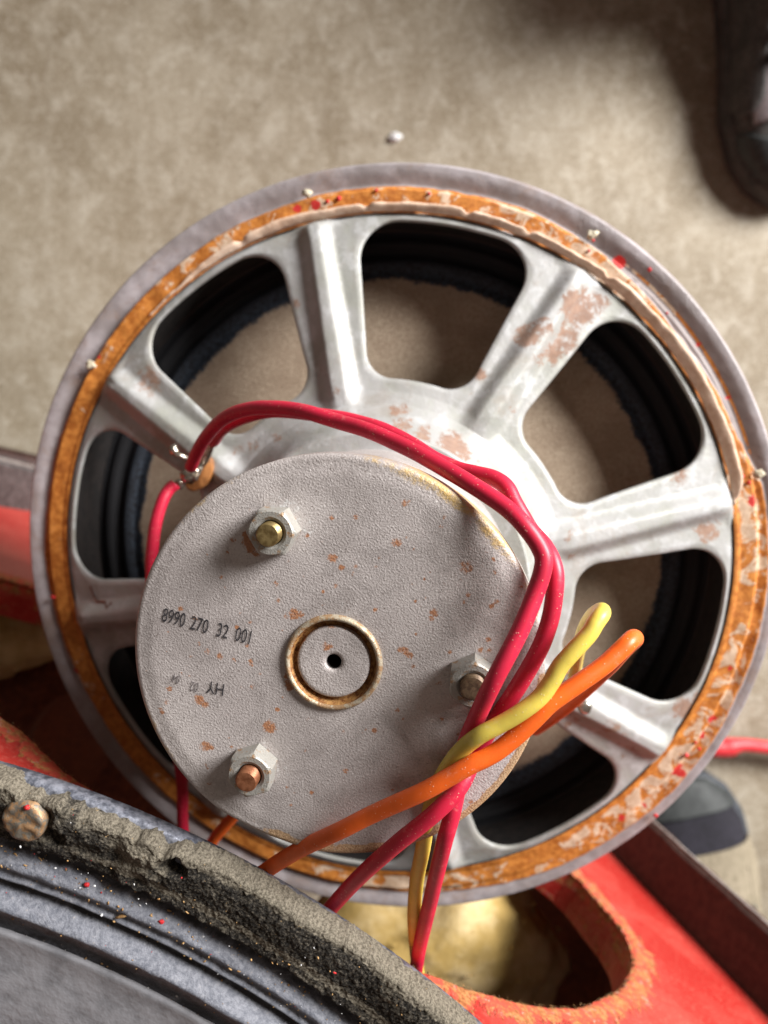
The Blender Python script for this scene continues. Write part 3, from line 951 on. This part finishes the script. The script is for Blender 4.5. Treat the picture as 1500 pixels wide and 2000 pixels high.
# sample by hole arc length
hang = []
NB_ = 700
tot = sum(hypot(h2[i][0] - h2[i - 1][0], h2[i][1] - h2[i - 1][1]) for i in range(len(h2)))
acc = 0; tgt = 0; i = 0
loop = []
L_ = h2 + [h2[0]]
for i in range(len(h2)):
    x0, y0 = L_[i]; x1, y1 = L_[i + 1]; sl = hypot(x1 - x0, y1 - y0)
    while tgt <= acc + sl and len(loop) < NB_:
        t = (tgt - acc) / sl if sl else 0
        loop.append((lerp(x0, x1, t), lerp(y0, y1, t))); tgt += tot / NB_
    acc += sl
CAB = empty('speaker_cabinet'); CAB.location = k3(hc[0], hc[1] - .3); CAB.location.z = 0
tag(CAB, 'red painted wooden speaker cabinet with worn round opening, behind the loudspeakers', 'cabinet')
bpy.context.view_layer.update()
CI = CAB.matrix_world.inverted()
bv = []; bf = []; wear = []
TB = .018
layers = [('b', TB), ('b', .010), ('b', .003), ('e', .0008)] + [('f', t) for t in (0.0, .0008, .0018, .003, .0045, .006, .008, .010, .012, .015, .019, .025)] + [('o', 0)]
nb = len(loop)
for kind, t in layers:
    for k, (u, v) in enumerate(loop):
        a = atan2(v - hc[1], u - hc[0]); rad = hypot(u - hc[0], v - hc[1])
        pa = loop[(k + 3) % nb]; pb = loop[k - 3]
        tx, ty = pa[0] - pb[0], pa[1] - pb[1]; ll = hypot(tx, ty) or 1
        nx, ny = ty / ll, -tx / ll
        if nx * (u - hc[0]) + ny * (v - hc[1]) < 0: nx, ny = -nx, -ny
        p = k3(u, v)
        jag = .0006 * nz(u * 260, v * 260) + .0012 * nz(u * 45, v * 45, 2) + .0004 * nz(u * 900, v * 900, 5)
        w = 1.0
        if kind == 'b':
            q = k3(u + nx * jag * .5, v + ny * jag * .5, -t); w = .30 if t > .004 else .8
        elif kind == 'e':
            q = k3(u + nx * (jag + .0002), v + ny * (jag + .0002), -t); w = .95
        elif kind == 'f':
            R_ = ray_poly(b2, hc, a) - rad
            tt = min(t, R_ * .95)
            rough = smooth(.014, .003, t)
            z = .0003 * rough * nz(u * 420 + t * 300, v * 420, 9) + .00025 * rough * nz(u * 1100, v * 1100 + t * 900, 4) - .0010 * smooth(.0012, 0, t)
            q = k3(u + nx * (tt + jag * smooth(.006, 0, t)), v + ny * (tt + jag * smooth(.006, 0, t)), z)
            w = .85 * smooth(.017, .002, t)
        else:
            R_ = ray_poly(b2, hc, a)
            q = k3(hc[0] + cos(a) * R_, hc[1] + sin(a) * R_)
            w = 0.0
        bv.append(CI @ q); wear.append(w)
for i in range(len(layers) - 1):
    for k in range(nb):
        k2_ = (k + 1) % nb
        bf.append((i * nb + k, i * nb + k2_, (i + 1) * nb + k2_, (i + 1) * nb + k))
bd = mesh_obj('front_board', bv, bf, M['wood'], CAB, True, {'wear': wear})

def boxm(mb, o, ax, ay, az):
    """box from corner o along three vectors"""
    v = [o, o + ax, o + ax + ay, o + ay]; v += [p + az for p in v]
    mb.add(v, [(0, 3, 2, 1), (4, 5, 6, 7), (0, 1, 5, 4), (1, 2, 6, 5), (2, 3, 7, 6), (3, 0, 4, 7)])

def rail(name, p0, p1, mat, height=.029, depth=.012, out=None, lip=None, ridges=False):
    a = kp(*p0); c = kp(*p1); d = (c - a)
    o = KN.cross(d).normalized()
    ctr = k3(*hc)
    if o.dot(ctr - a) > 0: o = -o
    a = a - KN * .02; 
    N_ = 40
    mb = MB()
    # cross section: outwards x normal, softly rounded top
    sec = [(0, 0), (0, height + .0175), (.0012, height + .0192), (.003, height + .02), (depth - .002, height + .0197), (depth, height + .018), (depth, 0)]
    vs = []
    for i in range(N_ + 1):
        t = i / N_; q = a + d * t
        for (x, y) in sec:
            j = .0006 * nz(t * 14, x * 300, y * 50) if y > .03 else 0
            vs.append(CI @ (q + o * (x + j) + KN * (y + j)))
    ns = len(sec); fs = []
    for i in range(N_):
        for k in range(ns):
            k2_ = (k + 1) % ns
            fs.append((i * ns + k, i * ns + k2_, (i + 1) * ns + k2_, (i + 1) * ns + k))
    fs.append(tuple(range(ns))); fs.append(tuple(N_ * ns + k for k in range(ns)))
    mb.add(vs, fs)
    r = mb.build(name, mat, CAB, False)
    mb = MB()
    top = [CI @ (a + d * (i / 60) + o * .0028 + KN * (height + .0200)) for i in range(61)]
    mb.tube(top, .0011, 8)
    mb.build('worn_edge', M['trimgrey'], r)  # paler strip paints the light caught along the rail's top edge
    return r, o, d
rr, ro_, rd_ = rail('edge_rail', (1100, 1566), (1620, 2111), M['trim'])
rb, bo_, bd_ = rail('edge_rail', (-420, 925), (330, 1040), make_plain('dark_grey_ribbed_trim', (.06, .055, .055), (.13, .12, .12), 300, .6))
# ribs on the bottom rail
for i in range(26):
    mb = MB()
    q = kp(-160, 950) + (kp(110, 985) - kp(-160, 950)) * (i / 25)
    mb.tube([CI @ (q + KN * .004 - bo_ * .001), CI @ (q + KN * .0285 - bo_ * .001), CI @ (q + KN * .0295 + bo_ * .010)], .0018, 6)
    mb.build('rib', M['trim'], CAB)
# carcass behind the board
def slab(name, quad, thick, mat):
    a, b_, c, d = quad
    n_ = (b_ - a).cross(d - a).normalized() * thick
    mb = MB(); v = [a, b_, c, d]; v += [p + n_ for p in v]
    mb.add([CI @ p for p in v], [(0, 3, 2, 1), (4, 5, 6, 7), (0, 1, 5, 4), (1, 2, 6, 5), (2, 3, 7, 6), (3, 0, 4, 7)])
    return mb.build(name, mat, CAB, False)
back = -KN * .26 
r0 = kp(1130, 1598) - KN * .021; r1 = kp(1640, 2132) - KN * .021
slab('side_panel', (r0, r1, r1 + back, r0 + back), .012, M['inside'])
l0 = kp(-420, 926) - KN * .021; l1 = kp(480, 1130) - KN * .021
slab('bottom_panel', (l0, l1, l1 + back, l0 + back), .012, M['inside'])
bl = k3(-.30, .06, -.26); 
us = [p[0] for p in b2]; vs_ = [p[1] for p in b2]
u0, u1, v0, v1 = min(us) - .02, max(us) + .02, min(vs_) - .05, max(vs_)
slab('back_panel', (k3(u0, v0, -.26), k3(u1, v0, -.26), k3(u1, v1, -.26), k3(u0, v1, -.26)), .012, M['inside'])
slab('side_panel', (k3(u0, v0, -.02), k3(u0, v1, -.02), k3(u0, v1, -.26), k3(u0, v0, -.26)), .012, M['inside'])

# inner brace with a round dark opening, seen through the left of the hole
def brace():
    c = at(128, 1462, .40); ax = Vector((1, -.35, 0)).normalized(); ay = Vector((.3, .9, -.32)).normalized()
    R = .0215
    mb = MB(); n_ = 60; vs = []
    out = [(-.045, .040), (.0, .045), (.055, .030), (.075, -.06), (.02, -.09), (-.05, -.07)]
    for z, kind in ((-.014, 0), (0, 0), (0, 1), (-.014, 1)):
        for k in range(n_):
            a = 2 * pi * k / n_
            if kind == 0: u, v = R * 1.05 * cos(a), R * 1.35 * sin(a)
            else:
                t = ray_poly(out, (0, 0), a); u, v = t * cos(a), t * sin(a)
            vs.append(CI @ (c + ax * u + ay * v + Vector((0, 0, z))))
    fs = [(i * n_ + k, i * n_ + (k + 1) % n_, (i + 1) * n_ + (k + 1) % n_, (i + 1) * n_ + k) for i in range(3) for k in range(n_)]
    mb.add(vs, fs)
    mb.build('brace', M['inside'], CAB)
brace()

# fibres and dirt on the worn edge
mb = MB(); md = MB()
for i in range(1500):
    k = random.randrange(nb); u, v = loop[k]
    p = CI @ k3(u, v, -.0004)
    if random.random() < .8:
        d = (KN * random.uniform(-.4, .8) + KU * random.uniform(-1, 1) + KV * random.uniform(-1, 1)).normalized() * random.uniform(.0004, .0016)
        s_ = Vector((random.uniform(-1, 1), random.uniform(-1, 1), random.uniform(-1, 1))).normalized() * .00008
        mb.add([p, p + s_, p + d], [(0, 1, 2)]); mb.add([p, p + s_.cross(d).normalized() * .00008, p + d], [(0, 1, 2)])
    else:
        md.blob(p + (KN * random.uniform(-1, 1) + KU * random.uniform(-1, 1)) * .0006, random.uniform(.00015, .00045), (1, 1, 1), 3)
tag(mb.build('wood_fibre', M['sawdust'], CAB, False), kind='stuff')
tag(md.build('dirt_crumb', M['dirt'], CAB), kind='stuff')

# glass wool inside
def wool(c, r, sc, seed, label):
    mb = MB(); n_ = 46
    vs = []; fs = []
    for i in range(n_ + 1):
        th = pi * i / n_
        for k in range(2 * n_):
            a = pi * k / n_
            d = Vector((sin(th) * cos(a), sin(th) * sin(a), cos(th)))
            q = r * (1 + .22 * noise.fractal(d * 1.2 + Vector((seed, 0, 0)), 1.0, 2.0, 4))
            vs.append(Vector((d.x * sc[0] * q, d.y * sc[1] * q, d.z * sc[2] * q)))
    for i in range(n_):
        for k in range(2 * n_):
            k2_ = (k + 1) % (2 * n_)
            fs.append((i * 2 * n_ + k, (i + 1) * 2 * n_ + k, (i + 1) * 2 * n_ + k2_, i * 2 * n_ + k2_))
    mb.add(vs, fs)
    for i in range(40):
        d = Vector((random.gauss(0, 1), random.gauss(0, 1), abs(random.gauss(0, 1)) + .2)).normalized()
        p = Vector((d.x * sc[0], d.y * sc[1], d.z * sc[2])) * r * random.uniform(.95, 1.1)
        t = Vector((random.uniform(-1, 1), random.uniform(-1, 1), random.uniform(-.3, .6))).normalized() * random.uniform(.003, .008)
        s_ = Vector((.00012, .00008, 0))
        mb.add([p, p + s_, p + t * .5 + d * .002, p + t], [(0, 1, 2), (0, 2, 3)])
    o = mb.build('glass_wool', M['wool']); o.location = c
    tag(o, label, 'insulation')
    return o
wool(at(850, 1850, .41), .050, (1.35, 1.0, .6), 3.1, 'clump of yellow glass wool inside the opening at lower centre')
wool(at(-30, 1225, .40), .032, (1.3, .8, .6), 8.4, 'clump of yellow glass wool inside the opening at the left edge')

# ------------------------------------------------------------------ near speaker (lower left)
NC_ = Vector((-0.1753, -0.3502, H - 0.2659)); NN = Vector((-.1, -.2, 1)).normalized()
NX = Vector((0, 1, 0)).cross(NN).normalized(); NY = NN.cross(NX)
NM = Matrix(((NX.x, NY.x, NN.x, NC_.x), (NX.y, NY.y, NN.y, NC_.y), (NX.z, NY.z, NN.z, NC_.z), (0, 0, 0, 1)))
NMI = NM.inverted()
def nl_(x, y, h=0.0):
    d = at(x, y, 1.0) - Vector((0, 0, H)); o = NC_ + NN * h - Vector((0, 0, H))
    return NMI @ (d * (o.dot(NN) / d.dot(NN)) + Vector((0, 0, H)))
NS_ = empty('speaker', NM)
tag(NS_, 'loudspeaker front in the lower left corner, dusty foam gasket around a ribbed black surround', 'speaker')
pa = nl_(0, 1480); pb = nl_(980, 2000)
A0_ = atan2(pa.y, pa.x); A1_ = atan2(pb.y, pb.x)
if A0_ < A1_: A0_, A1_ = A1_, A0_
mrg = .10
angs = []
def addr(a, b_, n_):
    for k in range(n_): angs.append(lerp(a, b_, k / n_))
addr(A1_ - mrg, A0_ + mrg, 1300); addr(A0_ + mrg, A1_ - mrg + 2 * pi, 120)
FW = .0197
def ring(name, prof, mat, parent, fn=None, attrs=None, n_over=None):
    vs = []; fs = []; av = {k: [] for k in (attrs or {})}
    for (r, h) in prof:
        for a in angs:
            dr, dh = fn(r, h, a) if fn else (0, 0)
            v = Vector(((r + dr) * cos(a), (r + dr) * sin(a), h + dh)); vs.append(v)
            for k in av: av[k].append(attrs[k](r, h, a, v))
    n_ = len(angs)
    for i in range(len(prof) - 1):
        for k in range(n_):
            k2_ = (k + 1) % n_
            fs.append((i * n_ + k, i * n_ + k2_, (i + 1) * n_ + k2_, (i + 1) * n_ + k))
    return mesh_obj(name, vs, fs, mat, parent, True, av)
def px_ang(x, y):
    p = nl_(x, y); return atan2(p.y, p.x)
AL0, AL1 = px_ang(55, 1510), px_ang(365, 1660)
def torn(a):
    lo_, hi_ = min(AL0, AL1), max(AL0, AL1)
    return smooth(lo_ - .012, lo_ + .015, a) * smooth(hi_ + .015, hi_ - .010, a)
R0_ = .300
FH = .0055
fprof = [(R0_ - .0005, -.002), (R0_, .000), (R0_ + .0001, .002), (R0_, .0036), (R0_ - .0004, .0048), (R0_ - .0014, FH)]
fprof += [(R0_ - .0014 - (FW - .0030) * k / 60, FH * (1 - .5 * smooth(10, 60, k))) for k in range(1, 61)] + [(R0_ - FW + .0008, FH * .42), (R0_ - FW, .0008), (R0_ - FW + .0003, -.001)]
HOLES = [(nl_(330, 1690, .0055), .0035), (nl_(100, 1640, .0055), .003), (nl_(345, 1700, .0055), .0025), (nl_(65, 1590, .0055), .0048)]
def foamfn(r, h, a):
    u, v = r * cos(a), r * sin(a)
    t = torn(a)
    out = smooth(R0_ - .010, R0_, r)
    dr = -t * out * (.0018 + .0022 * nz(a * 70, 3) + .0006 * nz(u * 500, v * 500, h * 700)) + .0005 * nz(u * 800, v * 800, h * 900) + .0003 * nz(u * 1600, v * 1600, h * 1900) + .0004 * out * nz(a * 110, 6)
    dh = .0003 * nz(u * 480, v * 480, 2) + .00025 * nz(u * 1200, v * 1200, 4) + .0012 * nz(u * 60, v * 60, 5)
    if t > .3 and r < R0_ + 1: dh += .0012 * t * nz(u * 200, v * 200, 3)
    inn = smooth(R0_ - FW + .006, R0_ - FW, r)
    dr += inn * .0010 * nz(a * 120, 8)
    for p, w in HOLES:
        d = hypot(u - p.x, v - p.y)
        if d < w * 1.4: dh -= .0028 * smooth(1.3, .5, d / w)
    return dr, dh
def dust_light_f(r, h, a, v):
    lo_, hi_ = min(AL0, AL1), max(AL0, AL1)
    d = smooth(R0_ - .0050, R0_ - .0012, r) * 1.0  # outer edge and wall coloured paler for the light they catch, over the dust
    d = max(d, .30)
    if h < FH - .002: d = .9
    t = smooth(hi_ + .01, hi_ - .03, a) if A0_ > A1_ else 0
    left = smooth(px_ang(400, 1680), px_ang(300, 1640), a) if px_ang(300, 1640) > px_ang(400, 1680) else 0
    d = lerp(d, .50, left * .85)
    p = nl_(25, 1500, .0055)
    q = smooth(.016, .007, hypot(v.x - p.x, v.y - p.y))
    p2 = nl_(270, 1668, .0055)
    q2 = smooth(.009, .004, hypot(v.x - p2.x, (v.y - p2.y) * 1.5))
    d = max(d, .95 * q, .9 * q2)
    return d - (.5 if r < R0_ - FW + .004 else 0)
ring('foam_gasket', fprof, M['foam'], NS_, foamfn, {'dust': dust_light_f})
ring('metal_rim', [(R0_ - .012, .0008), (R0_ - .0026, .0012), (R0_ - .0012, .0008), (R0_ - .0008, -.0008), (R0_ - .0014, -.004), (R0_ - .012, -.006)], M['steel'], NS_, lambda r, h, a: (.0001 * nz(a * 200, 1), 0))
ri_ = R0_ - FW
sprof = []
def surr(w):  # distance in from the outer edge -> height
    g = lambda c, q: math.exp(-((w - c) / q) ** 2)
    return (-.0010 + .0028 * g(.0275, .0026) - .0012 * g(.0215, .0020) + .0018 * g(.0322, .0012)
            + .0040 * g(.0402, .0030) - .0010 * g(.0350, .0016) - .0010 * smooth(.0450, .0490, w))
for k in range(130):
    w = FW - .001 + (.0510 - FW + .001) * k / 129
    sprof.append((R0_ - w, surr(w)))
ring('surround', sprof, M['rubber'], NS_, lambda r, h, a: (0, .00025 * nz(a * 60, r * 500)), {'crest': lambda r, h, a, v: smooth(-.0016, .0006, h) * .9 + .34})
cprof = [(R0_ - .0500, -.0045), (R0_ - .0505, -.0012), (R0_ - .0515, -.0009)] + [(lerp(R0_ - .053, .075, k / 24), -.0014 - .012 * k / 24 - .03 * (k / 24) ** 2) for k in range(25)]
ring('cone', cprof, M['nearcone'], NS_, lambda r, h, a: (0, .0003 * nz(r * cos(a) * 120, r * sin(a) * 120)))
b = MB(); b.lathe([(.078, -.045), (.07, -.034), (.05, -.022), (.025, -.016), (.0005, -.014)], 64)
b.build('dust_cap', M['nearcone'], NS_)
# pitted screw head at the far left
p = nl_(48, 1602, .0055)
b = MB(); b.lathe([(.0058, -.0035), (.0058, -.0008), (.0052, .0001), (.0042, .0002), (.0030, .0001), (.0018, .0003), (.0006, .0001), (.0001, .0001)], 40)
for v in b.v: v.z += .0007 * nz(v.x * 450 + 9, v.y * 450); 
for v in b.v: v.x *= 1 + .05 * nz(v.x * 300, v.y * 300, 4)
o = b.build('screw_head', make_zinc('pitted_screw', .56, (.19, .17, .14)), NS_); o.location = (p.x, p.y, .0066)
# thin bright crack line of the gasket glue, right part of the groove
b = MB()
b.tube(catmull([nl_(x, y, .0) for x, y in ((462, 1878), (500, 1905), (540, 1932), (580, 1962), (640, 2003))], 8), .00045, 6)
b.tube(catmull([nl_(x, y, -.0004) for x, y in ((470, 1892), (520, 1925), (570, 1962), (620, 1998))], 8), .00030, 6)
b.build('glue_line', M['steel'], NS_)
# crumbs of sawdust and red paint
ms, mr, mdk = MB(), MB(), MB()
for i in range(480):
    a = random.uniform(A1_ - .02, A0_ + .02)
    w = abs(random.gauss(.0235, .005)) if random.random() < .72 else random.uniform(.002, .06)
    w = min(max(w, .001), .050); r = R0_ - w
    h = FH + 0.0006 if w < FW else surr(w) + .0003
    s_ = random.choice((.0001, .00012, .00015, .0002, .00032)) * .85
    c = (r * cos(a), r * sin(a), h)
    tgt_ = mr if random.random() < .07 else (ms if random.random() < .8 else mdk)
    rot = Matrix.Rotation(random.uniform(0, pi), 3, 'Z')
    tgt_.blob(c, s_, (random.uniform(1, 2.6), 1, .6), 3, rot, .6, i)
p = nl_(240, 1788, .001)
ms.blob((p.x, p.y, .0012), .0009, (2.4, .5, .5), 5, Matrix.Rotation(.3, 3, 'Z'), .5, 3)
for x, y in ((312, 1806), (165, 1733), (73, 1556), (0, 1703)):
    p = nl_(x, y, 0.002); mr.blob((p.x, p.y, .007 if y < 1720 else .001), .0007, (1.2, 1, .8), 5, None, .6, x)
tag(ms.build('sawdust_crumb', M['sawdust'], NS_), kind='stuff')
tag(mr.build('paint_crumb', M['redbit'], NS_), kind='stuff')
tag(mdk.build('dirt_crumb', M['chip'], NS_), kind='stuff')

# ------------------------------------------------------------------ shoes
def shoe_parts(parent, pal, L=.29, W=.050):
    """shoe in local space: toe at +x, sole on z = 0"""
    def half(s):       # half width along the length, s 0 heel .. 1 toe
        w = table([(0, .0), (.015, .35), (.05, .58), (.15, .70), (.35, .68), (.55, .82), (.72, 1.0), (.85, .93), (.93, .72), (.98, .42), (1.0, 0.0)], s)
        return W * w
    def top(s):
        return table([(0, .085), (.1, .098), (.25, .100), (.38, .092), (.55, .074), (.75, .056), (.9, .046), (1, .034)], s)
    def surf(s, th, off=0.0):
        w = half(s) + off; t = top(s) - .022 + off
        x = (s - .5) * L + (off if s > .5 else -off)
        e = .75
        cx_ = (abs(cos(th)) ** e) * (1 if cos(th) > 0 else -1)
        return Vector((x, cx_ * w + .004 * sin(s * 3), .020 + t * (sin(th) ** .8 if sin(th) > 0 else 0)))
    def patch(name, s0, s1, t0, t1, off, mat, ns=28, nt=28, edge=None, par=parent):
        vs = []; fs = []
        for i in range(ns + 1):
            q = i / ns
            s = lerp(s0, s1, q)
            for k in range(nt + 1):
                th = lerp(t0, t1, k / nt)
                ss = s if not edge else edge(s, th, q)
                vs.append(surf(min(max(ss, 0), 1), th, off))
        for i in range(ns):
            for k in range(nt):
                a = i * (nt + 1) + k; fs.append((a, a + 1, a + nt + 2, a + nt + 1))
        o = mesh_obj(name, vs, fs, mat, par)
        if off > 0:
            m_ = o.modifiers.new('solid', 'SOLIDIFY'); m_.thickness = .0022; m_.offset = 0
        return o
    upper = patch('upper', 0, 1, 0, pi, 0, pal['upper'], 60, 40)
    # sole
    b = MB(); n_ = 96; vs = []
    for z, g in ((0, .98), (.004, 1.0), (.018, 1.02), (.024, .985), (.026, .9)):
        for k in range(n_):
            q = k / n_ * 2
            s = (q if q <= 1 else 2 - q); s = .5 - .5 * cos(pi * s)
            sg = 1 if q <= 1 else -1
            w = (half(s) + .004) * g
            vs.append(Vector(((s - .5) * (L + .010) * (1 if g > .95 else .97), sg * w + .004 * sin(s * 3), z + (.003 * smooth(.85, 1, s)))))
    fs = [(i * n_ + k, i * n_ + (k + 1) % n_, (i + 1) * n_ + (k + 1) % n_, (i + 1) * n_ + k) for i in range(4) for k in range(n_)]
    fs.append(tuple(range(n_)))
    b.add(vs, fs); b.build('sole', pal['sole'], parent)
    c0 = pal.get('c0', .80)
    patch('toe_cap', c0, 1.0, .02, pi - .02, .0016, pal['cap'], 20, 32, lambda s, th, q: lerp(c0 + (0 if c0 > .85 else 1) * .07 * sin(th) ** 2, 1.0, q))
    patch('side_panel', .30, .72, .05, pi * .30, .0014, pal['panel'], 20, 14, lambda s, th, q: s + .05 * sin(th * 3))
    patch('side_panel', .30, .72, pi * .70, pi - .05, .0014, pal['panel'], 20, 14, lambda s, th, q: s + .05 * sin((pi - th) * 3))
    if pal.get('vamp'):
        patch('vamp_patch', pal.get('v0', .66), pal.get('v1', .80), pi * (.22 if 'v0' not in pal else .08), pi * (.80 if 'v0' not in pal else .92), .0012, pal['vamp'], 14, 20)
    patch('tongue', .32, .66, pi * .36, pi * .64, .0022, pal['tongue'], 16, 10)
    patch('heel_counter', 0.0, .22, .05, pi - .05, .0014, pal['panel'], 14, 20)
    for i in range(6):
        s = .36 + .055 * i
        P = [surf(s + .02 * sin(t * pi), lerp(pi * .34, pi * .66, t), .0045) for t in [k / 10 for k in range(11)]]
        b = MB(); b.tube(P, .0022, 8); b.build('lace', pal['lace'], parent)
        for th in (pi * .33, pi * .67):
            b = MB(); b.blob(surf(s, th, .003), .0034, (1, 1, .5), 6); b.build('eyelet', pal['eyelet'], parent)
    if pal.get('tab'):
        patch('fabric_tab', .40, .53, pi * .52, pi * .64, .0075, pal['tab'], 10, 8)
    return surf
palA = dict(upper=M['shoeblack'], sole=M['shoeblack'], cap=M['shoerubber'], panel=M['shoeblack'], vamp=M['shoesuede'], tongue=M['shoered'], lace=M['shoelace'], eyelet=M['shoesuede'], tab=M['shoered'])
palB = dict(upper=M['shoenavy'], sole=M['shoeblue'], cap=M['shoerubber'], panel=M['shoebeige'], vamp=M['shoebeige'], tongue=M['shoenavy'], lace=M['shoelace'], eyelet=M['shoeblue'], v0=.58, v1=.80, c0=.90)
PA = empty('person'); tag(PA, 'person standing at the top right corner, only the black shoe with red tongue in view', 'person')
shA = empty('shoe'); shA.parent = PA
shoe_parts(shA, palA)
PA.location = at(1515, 42, H - .03); PA.location.z = 0; PA.rotation_euler = (0, 0, radians(-80))
# trouser leg above the ankle
b = MB()
pts = [Vector((-.085, .0, .075)), Vector((-.09, .015, .15)), Vector((-.13, .07, .26)), Vector((-.22, .19, .38)), Vector((-.34, .36, .50)), Vector((-.43, .48, .62)), Vector((-.52, .60, .74))]
b.tube(catmull(pts, 8), .062, 28, True, lambda t: .92 + .35 * t + .05 * sin(t * 40))
for v in b.v: v += Vector((nz(v.x * 20, v.y * 20, v.z * 9), nz(v.z * 12, v.x * 20, 4), 0)) * .008
b.build('trouser_leg', M['denim'], PA)
PB = empty('shoe')
tag(PB, 'dark navy and beige shoe at the right, beside the cabinet edge below the loudspeaker', 'shoe')
shoe_parts(PB, palB, .28, .050)
PB.location = at(1395, 1840, H - .03); PB.location.z = 0; PB.rotation_euler = (0, 0, radians(101))

# red hose on the floor and small white chip
b = MB()
b.tube(catmull([at(1180, 1400, .655), at(1300, 1440, .655), at(1400, 1460, .655), at(1450, 1455, .655), at(1520, 1462, .66), at(1700, 1480, .66), at(1900, 1440, .66)], 12), .0072, 20, True, lambda t: 1.12 if t < .42 else 1.0 - .22 * smooth(.42, .50, t))
tag(b.build('hose', M['cable']), 'red rubber hose lying on the concrete at the right edge', 'hose')
b = MB()
p = at(772, 266, H - .004); b.blob((0, 0, 0), .0045, (1.1, .9, .6), 8, None, .7, 3)
o = b.build('paint_chip', M['chip']); o.location = (p.x, p.y, .002)
tag(o, 'small white chip on the bare concrete above the loudspeaker', 'chip')
